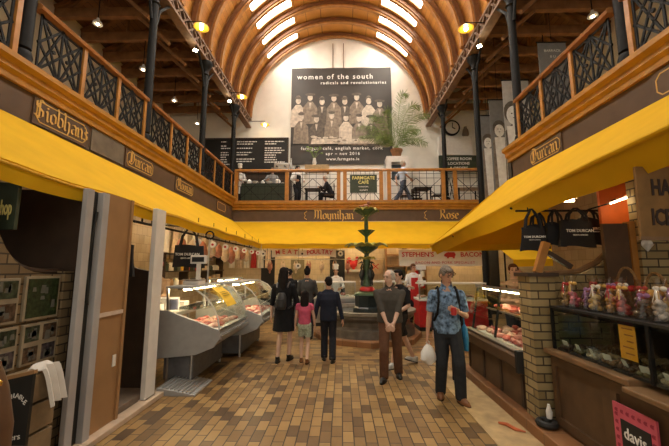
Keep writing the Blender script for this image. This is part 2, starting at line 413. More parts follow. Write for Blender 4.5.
# side aisle trusses
for s, side, n in ((-1, 'left', 13), (1, 'right', 13)):
    for k in range(n):
        y = 14.3 - .967*k
        x0 = CX_ + s*4.47; x1 = s*7.98
        lab = 'dark timber truss over the %s gallery, %s out from the end wall' % (side, ordw(k))
        t = thing('roof_truss', lab, 'roof truss', ((x0+x1)/2, y, 8.6), 'dark trusses over the %s gallery' % side)
        MB().bb(x0, x1, y-.07, y+.07, 8.55, 8.82).build('tie_beam', m_truss, t)
        MB().bar((x0, y, 10.3), (x1, y, 8.86), .12, .18, (0, 1, 0)).build('rafter', m_truss, t)
        g = MB(); g.bar((x0+s*.1, y, 8.85), (x0+s*1.6, y, 9.8), .08, .12, (0, 1, 0)).build('strut', m_truss, t)
        MB().bar((x0+s*1.9, y, 8.85), (x0+s*1.9, y, 9.65), .07, .1, (0, 1, 0)).build('king_post', m_orange if k % 3 == 1 else m_truss, t)
        MB().bar((x0+s*2.9, y, 8.85), (x0+s*1.95, y, 9.6), .08, .12, (0, 1, 0)).build('strut', m_truss, t)
        MB().bar((x0+s*.05, y, 7.75), (x0+s*.95, y, 8.55), .08, .1, (0, 1, 0)).build('knee_brace', m_truss, t)
# columns
def column(x, y, z0, label):
    t = thing('cast_iron_column', label, 'column', (x, y, z0), 'black cast iron columns')
    MB().lathe([(.12, 0), (.12, .08), (.105, .12), (.115, .16), (.092, .24)], (x, y, z0)).build('base', m_iron, t, True)
    MB().cyl((x, y, z0+.28), (x, y, 7.6), .092, .08, 18).build('shaft', m_iron, t, True)
    MB().lathe([(.08, 0), (.115, .03), (.09, .08), (.09, .16), (.15, .28), (.2, .36), (.2, .44)], (x, y, 7.6)).build('capital', m_iron, t, True)
    s = 1 if x < 0 else -1
    g = MB()
    for dy in (-1, 1): g.tube([(x, y+dy*.1, 7.2), (x, y+dy*.2, 7.6), (x, y+dy*.5, 7.95), (x, y+dy*.62, 8.07)], .035)
    g.build('bracket', m_iron, t, True)
CL = [4.1, 6.95, 9.85, 12.7]
for y, z, d in zip(CL, (4.28,)*3 + (4.28,), ('nearest the camera at the top left', 'between the two nearer left-hand railings', 'rising in front of the menu boards', 'at the left corner of the back balcony')):
    column(-4.25, y, z, 'black cast iron column on the left gallery, ' + d)
column(3.87, 4.35, 4.28, 'black cast iron column on the right gallery, nearest, beside the railing')
column(3.9, 7.2, 4.28, 'black cast iron column at the end of the right gallery railing')
column(4.05, 9.75, 0, 'tall black cast iron column standing just left of the portrait banners')
column(4.02, 12.93, 4.12, 'black cast iron column beside the wall clock, on the back balcony')
# railings
def lattice(p, q, z0, z1, r=.0145):
    """ornamental iron panel between points p and q (x, y)"""
    def P(u, v): return (p[0]+(q[0]-p[0])*u, p[1]+(q[1]-p[1])*u, z0+(z1-z0)*v)
    g = MB()
    up = V((q[1]-p[1], p[0]-q[0], 0)).normalized()
    L = [((.03, 0), (.03, 1)), ((.97, 0), (.97, 1)), ((.03, .04), (.97, .04)), ((.03, .96), (.97, .96)),
         ((.03, 0), (.97, 1)), ((.03, 1), (.97, 0)), ((.5, 0), (.03, .5)), ((.5, 0), (.97, .5)), ((.5, 1), (.03, .5)), ((.5, 1), (.97, .5)),
         ((.5, 0), (.03, 1)), ((.5, 0), (.97, 1)), ((.5, 1), (.03, 0)), ((.5, 1), (.97, 0)), ((.5, 0), (.5, 1))]
    for a, b in L: g.bar(P(*a), P(*b), r*2, r*1.4, up)
    for u, v in ((.5, .5), (.27, .25), (.73, .25), (.27, .75), (.73, .75), (.5, .04), (.5, .96), (.03, .5), (.97, .5), (.34, .5), (.66, .5)):
        c = V(P(u, v)); g.cyl(c-up*.014, c+up*.014, .028, n=8)
    return g
def railing(x, y0, y1, n, label, group):
    t = thing('gallery_railing', label, 'railing', (x, (y0+y1)/2, 4.3), group)
    s = 1 if x < 0 else -1
    MB().prism([(x-.07, 5.22), (x+.07, 5.22), (x+.08, 5.27), (x+.04, 5.31), (x-.04, 5.31), (x-.08, 5.27)], 'y', y0, y1).build('handrail', m_rail, t)
    MB().bb(x-.03, x+.03, y0, y1, 4.32, 4.36).build('bottom_rail', m_iron, t)
    ys = lin(y0+.02, y1-.06, n+1)
    for y in ys[1:]: MB().bb(x-.035, x+.035, y-.035, y+.035, 4.3, 5.22).build('post', m_orange, t)
    for a, b in zip(ys, ys[1:]): lattice((x, a+.04), (x, b-.04), 4.36, 5.2).build('lattice_panel', m_iron, t)
    g = MB(); k = y0
    while k < y1: g.ell((x + s*.13, k, 4.315), (.014, .014, .02), 6, 4); k += .11
    g.build('bead_edging', m_iron, t)
XL, XR = -4.22, 3.82
for a, b, d in ((1.2, 4.0, 'at the top left corner'), (4.2, 6.86, 'above the first two shop name boards'), (7.05, 9.75, 'between the second and third black columns'), (9.95, 12.6, 'meeting the back balcony')):
    railing(XL, a, b, 3, 'iron railing along the left gallery, ' + d, 'left gallery railings')
for a, b, d in ((1.5, 4.25, 'at the upper right corner of the photo'), (4.45, 7.1, 'ending at the black column')):
    railing(XR, a, b, 3, 'iron railing along the right gallery, ' + d, 'right gallery railings')
PX = [-4.05, -2.1, -.12, .12, 1.5, 1.8, 3.85, 4.3, 6.2, 8.0]
t = thing('balcony_railing', 'wood framed railing with fine wire panels across the front of the cafe balcony', 'railing', (0, 12.72, 4.13))
MB().prism([(12.62, 5.33), (12.76, 5.33), (12.77, 5.38), (12.73, 5.42), (12.65, 5.42), (12.61, 5.38)], 'x', -4.1, 8).build('handrail', m_orange, t)
MB().bb(-4.1, 8, 12.66, 12.72, 4.14, 4.2).build('bottom_rail', m_orange, t)
for x in PX: MB().bb(x-.07, x+.07, 12.64, 12.74, 4.14, 5.34).build('post', m_orange, t)
for a, b in zip(PX, PX[1:]):
    if b-a < .4: continue
    g = MB(); x0, x1, y = a+.07, b-.07, 12.69
    for i in range(1, 7): g.bar((x0+(x1-x0)*i/7, y, 4.2), (x0+(x1-x0)*i/7, y, 5.33), .012)
    for z in (4.45, 4.75, 5.05, 5.22): g.bar((x0, y, z), (x1, y, z), .012)
    xm = (x0+x1)/2
    for p, q in (((x0, 4.2), (xm, 5.05)), ((xm, 4.2), (x0, 5.05)), ((xm, 4.2), (x1, 5.05)), ((x1, 4.2), (xm, 5.05))): g.bar((p[0], y, p[1]), (q[0], y, q[1]), .018)
    g.build('wire_panel', m_iron, t)

# small pendant lamps under the trusses of both side aisles
for s, side in ((-1, 'left'), (1, 'right')):
    for k, y in enumerate((5.2, 7.1, 9.0, 11.0, 12.9)):
        x = s*6.0; z = 7.6; yb = 14.3 - .967*round((14.3-y)/.967)
        t = thing('pendant_lamp', 'small white pendant lamp over the %s gallery, %s from the camera' % (side, ordw(k)), 'lamp', (x, yb, z), 'pendant lamps over the %s gallery' % side)
        MB().cyl((x, yb, z+.12), (x, yb, 8.55), .012, n=8).build('cord', m_iron, t)
        MB().lathe([(.11, 0), (.1, .05), (.04, .11), (.03, .16)], (x, yb, z)).build('shade', m_whitep, t, True)
        MB().ell((x, yb, z+.015), (.04, .04, .04)).build('bulb', m_bulb, t, True)
# ================================================================== awnings
def awning(name, label, A, B, C, D, nu, nv, sag, val, vdir, seams):
    """canvas from top edge A-B to outer edge D-C, with a hanging valance along the outer edge (vdir: how the valance leans)"""
    A, B, C, D = V(A), V(B), V(C), V(D)
    t = thing(name, label, 'awning', (A+B+C+D)/4)
    def P(u, v):
        p = A.lerp(B, u).lerp(D.lerp(C, u), v)
        return p + V((0, 0, -sag*math.sin(PI*v)*(.8+.2*math.cos(u*PI*2*seams)) + (.012*math.sin(u*PI*seams*2) if v == 1 else 0)))
    vs = lin(0, 1, nv); us = lin(0, 1, nu)
    MB().sheet([[P(u, v) for v in vs] for u in us], .012).build('canvas', m_yellow, t, True)
    vd = V(vdir)
    MB().sheet([[P(u, 1) + vd*w + V((0, 0, -val*w - .006*math.sin(u*40)*w)) for w in (0, .5, 1)] for u in us], .01).build('valance', m_yellow, t, True)
    g = MB(); g.tube([P(u, 1) + V((0, 0, -.015)) for u in us], .016); g.build('hem', m_seam, t, True)
    g = MB()
    for k in range(1, seams):
        g.tube([P(k/seams, v) + V((0, 0, -.03)) for v in vs], .014, 6)
    g.build('support_arm', m_iron, t, True)
    return t
aw_l = awning('shop_awning', 'long yellow canvas awning along the left row of stalls', (-4.14, .3, 3.6), (-4.14, 12.76, 3.42), (-2.6, 10.9, 2.42), (-2.48, .3, 2.44), 40, 8, .05, .14, (-.03, 0, 0), 7)
awning('shop_awning', 'yellow canvas awning across the far stalls under the back balcony', (-4.13, 12.78, 3.4), (7, 12.78, 3.4), (7, 10.9, 2.42), (-2.58, 10.9, 2.42), 30, 8, .03, .15, (0, .02, 0), 7)
# right awning: long side and hipped end
t = thing('shop_awning', 'yellow canvas awning along the right row of stalls, pointed at its far corner', 'awning', (3, 4, 3))
RY = [-.2, .8, 1.8, 2.3, 2.9, 3.6, 4.4, 5.4, 6.4, 7.4, 8.5]
RZ = [2.66, 2.63, 2.60, 2.59, 2.57, 2.53, 2.48, 2.42, 2.35, 2.28, 2.2]
def rp(k, v):
    y, z = RY[k], RZ[k]; a = V((3.72, min(y, 7.3) if k < len(RY)-1 else 7.5, 3.6)); b = V((2.2, y, z))
    return a.lerp(b, v) + V((0, 0, -.03*math.sin(PI*v)))
vs = lin(0, 1, 8)
MB().sheet([[rp(k, v) for v in vs] for k in range(len(RY))], .012).build('canvas', m_yellow, t, True)
MB().sheet([[rp(k, 1) + V((.03 + .13*w, 0, -w*(.2 + .02*math.sin(k*2.1)))) for w in (0, .4, .75, 1)] for k in range(len(RY))], .01).build('valance', m_yellow, t, True)
g = MB(); g.tube([rp(k, 1) for k in range(len(RY))], .022); g.build('hem', m_yellow, t, True)
MB().sheet([[V((2.2 + 4.8*u, 8.5, 2.2 + .1*u)).lerp(V((3.72 + 3.28*u, 7.5, 3.6)), v) for v in vs] for u in lin(0, 1, 10)], .012).build('canvas', m_yellow, t, True)
MB().sheet([[V((2.22 + 4.8*u, 8.48, 2.2 + .1*u - .15*w)) for w in (0, .5, 1)] for u in lin(0, 1, 10)], .01).build('valance', m_yellow, t, True)
g = MB()
for y, z in ((1.9, 2.56), (4.5, 2.43), (6.9, 2.28)): g.tube([(3.7, y, 3.5), (2.24, y, z)], .018, 6)
g.build('support_arm', m_iron, t)
# ================================================================== name boards on the fascias
def nameboard(side, y0, y1, z0, z1, word, label, size, m=None, framed=True):
    x = LX + .001 if side < 0 else RX - .001
    t = thing('name_board', label, 'shop sign', (x, (y0+y1)/2, z0), 'painted name boards over the stalls')
    s = -side
    MB().bb(x, x + s*.02, y0, y1, z0, z1).build('board', m or m_fascia, t)
    xd = (0, 1, 0) if side > 0 else (0, 1, 0)
    if framed:
        g = MB(); e = .05; c = .06; w = .014
        P = [(y0+e+c, z0+e), (y1-e-c, z0+e), (y1-e, z0+e+c), (y1-e, z1-e-c), (y1-e-c, z1-e), (y0+e+c, z1-e), (y0+e, z1-e-c), (y0+e, z0+e+c)]
        for a, b in zip(P, P[1:]+P[:1]): g.bar((x+s*.022, *a), (x+s*.022, *b), w, .006, (1, 0, 0))
        g.build('gilt_border', m_gilt, t)
    if word:
        o = V((x + s*.024, (y0+y1)/2, (z0+z1)/2))
        m4 = frame(o, (0, 1, 0), (0, 0, 1)) if side < 0 else frame(o, (0, -1, 0), (0, 0, 1))
        blackletter(word, size, m_gilt, m4, t)
    return t
nameboard(-1, 4.28, 5.28, 3.6, 3.99, 'Siobhans', 'gilt lettered name board nearest on the left fascia, above the yellow awning', .155)
nameboard(-1, 5.36, 6.2, 3.6, 3.99, None, 'blank faded grey brown panel between two name boards on the left fascia', .1, m_fascia2, False)
nameboard(-1, 6.26, 7.26, 3.6, 3.97, 'Durcan', 'second gilt lettered name board along the left fascia', .16)
nameboard(-1, 8.25, 9.3, 3.59, 3.95, 'Noonan', 'third gilt lettered name board along the left fascia, small and worn', .155)
nameboard(-1, 11.1, 12.0, 3.58, 3.93, None, 'small name board farthest along the left fascia, near the corner', .15)
nameboard(1, 5.68, 6.68, 3.62, 3.97, 'Durcan', 'gilt lettered name board near the end of the right fascia', .165)
nameboard(1, 2.9, 3.95, 3.62, 3.98, 'O', 'name board at the right edge of the photo with large gilt initial', .2)
def backname(x0, x1, word, label):
    t = thing('name_board', label, 'shop sign', ((x0+x1)/2, 12.79, 3.45), 'painted name boards over the stalls')
    MB().bb(x0, x1, 12.775, 12.795, 3.43, 3.84).build('board', m_fascia, t)
    blackletter(word, .215, m_gilt, frame(V(((x0+x1)/2, 12.765, 3.62)), (1, 0, 0), (0, 0, 1)), t)
    g = MB()
    for x, s in ((x0+.02, 1), (x1-.02, -1)): g.tube([(x+s*.1, 12.77, 3.8), (x, 12.77, 3.72), (x+s*.04, 12.77, 3.63), (x, 12.77, 3.54), (x+s*.1, 12.77, 3.47)], .014, 6)
    g.build('gilt_bracket', m_gilt, t)
backname(-1.45, .85, 'Moynihan', 'gilt lettered name board under the balcony, behind the fountain top')
backname(3.1, 5.0, 'Rose', 'short gilt lettered name board under the balcony, right of the fountain')
# ================================================================== big banner on the end wall
m_ban = M('charcoal banner cloth', (.055, .05, .045), .45, var=.15, scale=1.5)
m_sep1 = M('sepia print light', (.62, .54, .44), .6, var=.25, scale=8)
m_sep2 = M('sepia print mid', (.26, .21, .16), .6, var=.35, scale=8)
m_sep3 = M('sepia print dark', (.12, .10, .08), .6, var=.35, scale=8)
t = thing('wall_banner', 'huge dark banner with sepia group photograph and white lettering on the end wall', 'banner', (-.02, 14.8, 6.3))
bx0, bx1, bz0, bz1 = -2.33, 2.3, 6.28, 10.95
def bw(x, z): return 14.86 + .03*math.sin((x*1.1 - z*.9)*2.2)*max(0, (x-.2)/2.2) + .01*math.sin(x*5)
MB().sheet([[(x, bw(x, z), z) for z in lin(bz0, bz1, 24)] for x in lin(bx0, bx1, 24)], -.012).build('cloth', m_ban, t, True)
def blob(g, cx, cz, rx, rz, d, n=14):
    g.face([(cx+rx*math.cos(2*PI*k/n), bw(cx, cz)-d, cz+rz*math.sin(2*PI*k/n)) for k in range(n)])
g1, g2, g3 = MB(), MB(), MB()
rr = random.Random(3)
back = [(-2.0, 9.35), (-1.45, 9.5), (-.9, 9.3), (-.35, 9.45), (.15, 9.3), (.7, 9.5), (1.25, 9.3), (1.75, 9.15)]
front = [(-1.85, 8.55), (-1.15, 8.45), (-.45, 8.6), (.2, 8.5), (.8, 8.45), (1.35, 8.4), (1.85, 8.35)]
for row, d0 in ((back, .03), (front, .05)):
    for i, (x, z) in enumerate(row):
        gb = g2 if (i + (row is front)) % 2 else g1 if i % 3 == 0 else g3
        gb.face([(x-.36, bw(x, z)-d0, z-1.3), (x+.36, bw(x, z)-d0, z-1.3), (x+.32, bw(x, z)-d0, z-.5), (x+.11, bw(x, z)-d0, z-.22), (x-.11, bw(x, z)-d0, z-.22), (x-.32, bw(x, z)-d0, z-.5)])
        g1.face([(x-.06, bw(x, z)-d0-.004, z-.28), (x+.06, bw(x, z)-d0-.004, z-.28), (x, bw(x, z)-d0-.004, z-.6)])
        blob(g1, x, z-.03, .12, .16, d0+.006)
        blob(g3, x, z+.12, .24 if i % 2 else .15, .075, d0+.01)
        if i % 2 == 0: blob(g2, x, z+.16, .1, .08, d0+.008)
for i in range(70):
    x = rr.uniform(-1.3, 2.0); z = 7.38 + rr.uniform(-.12, .2)
    blob(g1 if i % 4 else g2, x, z, rr.uniform(.05, .14), rr.uniform(.03, .06), .06+i*.0004, 8)
g1.face([(-1.4, 14.78, 7.22), (2.05, 14.78, 7.22), (2.0, 14.78, 7.45), (-1.35, 14.78, 7.45)])
g1.build('photo_print', m_sep1, t); g2.build('photo_print', m_sep2, t); g3.build('photo_print', m_sep3, t)
for s, x, z, size, al, sp in (('women of the south', -.3, 10.45, .34, 'CENTER', 1.25), ('radicals and revolutionaries', .55, 10.15, .2, 'CENTER', 1.3), ('farmgate café, english market, cork', 0, 7.0, .2, 'CENTER', 1.25), ('apr – nov 2016', 0.05, 6.75, .19, 'CENTER', 1.3), ('www.farmgate.ie', .05, 6.5, .18, 'CENTER', 1.2)):
    text(s, size, m_letterw, frame(V((x, 14.76, z)), (1, 0, 0), (0, 0, 1)), t, 'lettering', al, .004, spacing=sp)
g = MB()
for x in (-.45, .05, ): g.bar((x+.05, 14.87, 10.95), (x+.05, 14.87, 12.2), .03)
g.build('hanging_strap', m_ribd, t)
# portrait banners at the right
m_bang = M('grey banner cloth', (.22, .22, .22), .6, var=.1)
m_pale0 = M('pale banner cloth', (.5, .48, .45), .6, var=.1)
m_por = M('portrait print light', (.9, .87, .82), .6, var=.15, scale=6)
def portrait(x0, x1, y, z0, z1, label, light, hat=False, lean=0):
    t = thing('portrait_banner', label, 'banner', ((x0+x1)/2, y, z0), 'portrait banners by the right gallery')
    MB().bb(x0, x1, y, y+.015, z0, z1).build('cloth', m_bang if not light else m_pale0, t)
    MB().cyl((x0-.03, y, z1), (x1+.03, y, z1), .02).build('hanging_rod', m_iron, t)
    MB().bar(((x0+x1)/2, y, z1), ((x0+x1)/2, y, 10.58-((x0+x1)/2-3.95)*.386), .01).build('cord', m_iron, t)
    g1, g2, g3 = MB(), MB(), MB(); w = x1-x0; cx = (x0+x1)/2 + lean*w; h = z1-z0
    def bl(g, x, z, rx, rz, d): g.face([(min(x1, max(x0, x+rx*math.cos(2*PI*k/18))), y-d, z+rz*math.sin(2*PI*k/18)) for k in range(18)])
    zf = z1 - h*.3
    bl(g3, cx, zf+.05, w*.38, w*.46, .004); bl(g1, cx, zf-.05, w*.28, w*.38, .008)
    g1.face([(cx-w*.07, y-.006, zf-.5*w), (cx+w*.07, y-.006, zf-.5*w), (cx+w*.07, y-.006, zf-.2*w), (cx-w*.07, y-.006, zf-.2*w)])
    gb = g2 if not light else g3
    gb.face([(max(x0, cx-w*.42), y-.005, z0+.1), (min(x1, cx+w*.42), y-.005, z0+.1), (min(x1, cx+w*.4), y-.005, zf-.7*w), (cx+w*.1, y-.005, zf-.42*w), (cx-w*.1, y-.005, zf-.42*w), (max(x0, cx-w*.4), y-.005, zf-.7*w)])
    g1.face([(max(x0, cx-w*.3), y-.009, zf-.5*w), (cx+w*.3, y-.009, zf-.5*w), (cx+w*.22, y-.009, z0+.3), (max(x0, cx-w*.2), y-.009, z0+.3)])
    for dx in (-.08, .08): bl(g3, cx+dx*w, zf, w*.035, w*.025, .011)
    bl(g3, cx, zf-.17*w, w*.05, w*.018, .011)
    for gg, mm in ((g1, m_por), (g2, m_sep2), (g3, m_sep3)):
        if len(gg.b.verts): gg.build('portrait_print', mm, t)
m_sep2b = m_sep2
portrait(4.64, 5.12, 11, 3.7, 6.75, 'grey hanging banner with portrait of a seated woman, just right of the black column', False)
portrait(4.72, 5.26, 10.4, 3.7, 7.0, 'dark hanging banner with standing portrait, middle of the three by the column', False)
portrait(4.78, 5.55, 9.6, 3.7, 7.2, 'pale hanging banner with portrait in white dress, partly behind the railing end', True, lean=-.14)
t = thing('text_banner', 'plain grey banner with small white words hanging behind the right gallery railing', 'banner', (5.4, 8.6, 5))
MB().bb(5.3, 6.05, 8.6, 8.615, 5.0, 7.7).build('cloth', m_bang, t); MB().cyl((5.27, 8.6, 7.7), (6.08, 8.6, 7.7), .02).build('hanging_rod', m_iron, t)
MB().bar((5.67, 8.6, 7.7), (5.67, 8.6, 8.6), .01).build('cord', m_iron, t)
text('BARRACK', .1, m_letterw, frame(V((5.68, 8.595, 7.45)), (1, 0, 0), (0, 0, 1)), t); text('B U', .1, m_letterw, frame(V((5.68, 8.595, 7.28)), (1, 0, 0), (0, 0, 1)), t)
# ================================================================== cafe balcony
FB = 4.12
def chalk(x0, x1, z0, z1, label, seed):
    t = thing('menu_board', label, 'menu board', ((x0+x1)/2, 14.86, z0), 'chalk menu boards')
    MB().bb(x0, x1, 14.83, 14.89, z0, z1).build('board', m_black, t)
    g = MB()
    for a, b, c, d in ((x0, x1, z1-.05, z1), (x0, x1, z0, z0+.05), (x0, x0+.05, z0, z1), (x1-.05, x1, z0, z1)): g.bb(a, b, 14.8, 14.84, c, d)
    g.build('frame', m_darkwood, t)
    g = MB(); r = random.Random(seed)
    for col_ in (0, 1):
        z = z1-.2
        while z > z0+.25:
            x = x0 + .2 + col_*(x1-x0)*.5
            if not (col_ == 0 and seed == 1):
                e = x + r.uniform(.45, .95)*(x1-x0)*.38
                while x < e:
                    w = r.uniform(.05, .16); g.bb(x, min(x+w, e), 14.826, 14.832, z, z+.045); x += w+.03
            z -= .11 if r.random() < .75 else .2
    g.build('chalk_writing', m_letterw, t)
chalk(-6.4, -5.02, 6.0, 7.55, 'black chalk menu board on the end wall, left one behind the columns', 1)
chalk(-4.98, -2.42, 6.0, 7.55, 'wide black chalk menu board on the end wall beside the banner', 2)
t = thing('service_counter', 'dark cafe service counter with reddish top below the menu boards', 'counter', (-3.4, 14.5, FB))
MB().bb(-6.5, -2.2, 14.25, 14.75, FB, 5.75).build('body', m_darkwood, t); MB().bb(-6.55, -2.15, 14.15, 14.8, 5.75, 5.83).build('counter_top', M('red brown top', (.22, .07, .04), .35), t)
t = thing('coffee_machine', 'steel coffee machine on the cafe counter beside the menu board', 'coffee machine', (-2.6, 14.45, 5.83))
MB().bb(-2.95, -2.3, 14.3, 14.65, 5.9, 6.2).build('body', m_steel, t, bevel=.02); MB().bb(-2.95, -2.3, 14.25, 14.65, 5.83, 5.9).build('drip_tray', m_black, t)
for x in (-2.8, -2.45): MB().cyl((x, 14.25, 6.02), (x, 14.12, 6.0), .03).build('handle', m_black, t)
tag(MB().lathe([(.05, 0), (.06, .1), (.06, .3), (.03, .42), (.03, .6)], (-2.22, 14.4, 5.83)).build('bottle', m_steel, None, True), 'tall grey bottle at the right end of the cafe counter', 'bottle')
def table(label, x0, x1, y0, y1, h, mtop, mleg, cat='table'):
    t = thing('cafe_table', label, cat, ((x0+x1)/2, (y0+y1)/2, FB))
    MB().bb(x0, x1, y0, y1, FB+h-.04, FB+h).build('tabletop', mtop, t, bevel=.008)
    for x in (x0+.06, x1-.06):
        for y in (y0+.06, y1-.06): MB().bb(x-.025, x+.025, y-.025, y+.025, FB, FB+h-.04).build('leg', mleg, t)
    return t
t = table('long table under dark cloth set with crockery behind the balcony railing', -4.0, -2.25, 13.15, 13.75, .88, m_black, m_black)
MB().bb(-4.0, -2.25, 13.13, 13.15, FB+.1, FB+.86).build('cloth', m_green, t)
for k, (x, s) in enumerate(((-3.75, .11), (-3.5, .15), (-3.2, .09), (-2.95, .14), (-2.6, .12), (-2.4, .08))):
    g = MB(); g.lathe([(s*.4, 0), (s*.7, s*.25), (s, s*.8), (s*.95, s*.85), (s*.6, s*.3), (.01, s*.2)] if k % 2 else [(s*.5, 0), (s*.9, s*.2), (s, s*1.3), (s*.5, s*1.8), (.02, s*2)], (x, 13.4, FB+.88))
    tag(g.build('serving_bowl', m_paper, None, True), 'white %s on the dark balcony table, %s from the left' % ('bowl' if k % 2 else 'lidded pot', ordw(k)), 'bowl', 'crockery on the balcony table')
table('small dark table in front of the seated man on the balcony', -1.5, -.85, 13.3, 13.9, .72, m_darkwood, m_iron)
table('small dark table on the balcony right of the walking man', 2.9, 3.6, 13.3, 14.0, .74, m_darkwood, m_iron)
table('small table on the balcony behind the right hand column', 4.6, 5.6, 13.3, 14.0, .74, m_paper, m_iron)
def chair(x, y, rz, label):
    t = thing('cafe_chair', label, 'chair', (x, y, FB), 'dark cafe chairs on the balcony', 0)
    R = Matrix.Translation((x, y, FB)) @ Matrix.Rotation(rz, 4, 'Z')
    MB().bb(-.2, .2, -.2, .2, .43, .47).xf(R).build('seat', m_darkwood, t)
    for a in (-.17, .17):
        MB().bar((a, -.17, 0), (a, -.17, .44), .03).xf(R).build('leg', m_iron, t); MB().bar((a, .17, 0), (a, .19, .9), .03).xf(R).build('leg', m_iron, t)
    g = MB()
    for z in (.62, .75, .87): g.bb(-.18, .18, .17, .2, z, z+.06)
    g.xf(R).build('backrest', m_darkwood, t)
chair(-.5, 13.6, -PI/2, 'dark cafe chair under the seated man on the balcony')
chair(2.62, 13.75, PI/2, 'dark cafe chair left of the table beyond the walking man')
chair(3.9, 13.65, -PI/2, 'dark cafe chair right of the table beyond the walking man')
chair(3.2, 14.35, 0, 'dark cafe chair against the wall behind the balcony table')
chair(5.9, 13.65, -PI/2, 'cafe chair at the table behind the right hand column')
t = thing('cafe_sign', 'dark green sign with yellow and white words hung on the balcony railing', 'sign', (.82, 12.58, 4.46))
MB().bb(.31, 1.33, 12.57, 12.6, 4.46, 5.16).build('board', m_green, t)
text('FARMGATE', .17, m_lettery, frame(V((.82, 12.565, 5.03)), (1, 0, 0), (0, 0, 1)), t, bold=.004); text('CAFÉ', .17, m_lettery, frame(V((.82, 12.565, 4.86)), (1, 0, 0), (0, 0, 1)), t, bold=.004)
text('restaurant', .09, m_letterw, frame(V((.82, 12.565, 4.7)), (1, 0, 0), (0, 0, 1)), t); text('upstairs', .1, m_letterw, frame(V((.82, 12.565, 4.57)), (1, 0, 0), (0, 0, 1)), t)
g = MB()
for x in (.45, 1.2): g.bar((x, 12.585, 5.16), (x, 12.6, 5.34), .015)
g.build('hook', m_iron, t)
t = thing('display_cabinet', 'white cabinet with small open niche, under the potted palm', 'cabinet', (2.38, 14.4, FB))
g = MB(); x0, x1, z1 = 1.92, 2.86, 6.4
for b_ in ((x0, x1, 14.1, 14.75, FB, 5.35), (x0, x0+.2, 14.1, 14.75, 5.35, 6.15), (x1-.2, x1, 14.1, 14.75, 5.35, 6.15), (x0, x1, 14.1, 14.75, 6.15, z1), (x0, x1, 14.6, 14.75, 5.35, 6.15)): g.bb(*b_)
g.build('carcass', m_whitep, t); MB().bb(x0+.2, x1-.2, 14.55, 14.59, 5.35, 6.15).build('back_panel', M('slate blue', (.09, .12, .16)), t)
t = thing('potted_palm', 'tall feathery palm in a brown pot on the white cabinet beside the banner', 'plant', (2.4, 14.4, 6.4))
MB().lathe([(.16, 0), (.24, .3), (.27, .32), (.27, .38), (.2, .38), (.18, .3)], (2.4, 14.4, 6.4)).build('pot', M('brown pot', (.3, .14, .06)), t, True)
m_leaf = M('palm leaf', (.16, .24, .06), .5, var=.4, scale=6); r = random.Random(5)
FR = [(-1.75, 1.0, -.1), (-1.2, 1.35, -.3), (-.5, 1.7, -.2), (.5, 2.5, -.1), (1.15, 2.0, 0), (1.5, 1.5, -.2), (1.0, .75, -.4), (-1.0, .35, -.4), (1.3, .2, -.3), (-1.65, .5, -.3)]
for dx, dz, dy in FR:
    g = MB(); p0 = V((2.4, 14.4, 6.75)); p2 = p0 + V((dx, dy, dz)); p1 = p0 + V((dx*.35, dy*.4, max(dz, .5)*1.15 + .25))
    pts = [p0*(1-u)**2 + p1*2*u*(1-u) + p2*u*u for u in lin(0, 1, 15)]
    g.tube(pts, .012, 5)
    for i in range(3, 15):
        d = (pts[i]-pts[i-1]).normalized(); sd = d.cross(V((0, 1, .3))).normalized()
        for sgn in (-1, 1):
            L = .34*math.sin(PI*(i/16)**.8)+.06
            for q in (0, .33, .67):
                b0 = pts[i-1].lerp(pts[i], q); tip = b0 + sd*sgn*L*.75 + d*L*.7 + V((0, r.uniform(-.08, .08), -.12*L - r.uniform(0, .08)))
                w = d*.013; g.face([b0-w, b0+w, tip.lerp(b0, .4)+w*1.2+V((0, -.01, 0)), tip])
    g.build('frond', m_leaf, t)
t = thing('wall_clock', 'round dark rimmed clock on the end wall between two columns', 'clock', (5.0, 14.85, 7.6))
MB().cyl((5.0, 14.88, 7.95), (5.0, 14.8, 7.95), .36, n=28).build('case', m_iron, t, True); MB().cyl((5.0, 14.82, 7.95), (5.0, 14.79, 7.95), .29, n=28).build('dial', m_paper, t)
g = MB(); g.bar((5, 14.78, 7.95), (5.02, 14.78, 8.17), .025); g.bar((5, 14.78, 7.95), (5.13, 14.78, 7.88), .03); g.build('hands', m_black, t)
tag(MB().lathe([(.09, 0), (.15, .1), (.12, .3), (.06, .42), (.07, .46)], (5.55, 14.7, 7.47)).build('stone_jar', m_fascia2, None, True), 'dark jar on the white board beside the clock', 'jar')
tag(MB().bb(4.32, 5.78, 14.6, 14.88, 6.6, 7.46).build('boxed_radiator', m_whitep), 'plain white boxed panel on the end wall under the clock', 'panel')
t = thing('wall_sign', 'dark green board with white capitals on the end wall under the white panel', 'sign', (5.1, 14.7, 5.85))
MB().bb(4.3, 5.95, 14.62, 14.68, 5.85, 6.58).build('board', m_green, t)
for s, z in (('COFFEE ROOM', 6.42), ('LOCATIONS', 6.21), ('& ORDERS', 6.0)): text(s, .17, m_letterw, frame(V((5.15, 14.61, z)), (1, 0, 0), (0, 0, 1)), t, bold=.004)
t = thing('wooden_box', 'long tan wooden box on a stand behind the waiter, at the banner foot', 'box', (-1.1, 14.4, 5.9))
MB().bb(-1.6, -.55, 14.25, 14.55, 5.75, 6.1).build('box', M('tan box', (.42, .29, .14)), t, bevel=.02); MB().bb(-1.5, -.65, 14.3, 14.5, FB, 5.75).build('stand', m_whitep, t)
t = thing('vase_plant', 'small leafy sprig in vase in front of the banner lower left corner', 'plant', (-1.2, 14.4, 6.1))
MB().lathe([(.06, 0), (.1, .12), (.06, .3), (.07, .32)], (-1.2, 14.4, 6.1)).build('vase', m_paper, t, True)
g = MB()
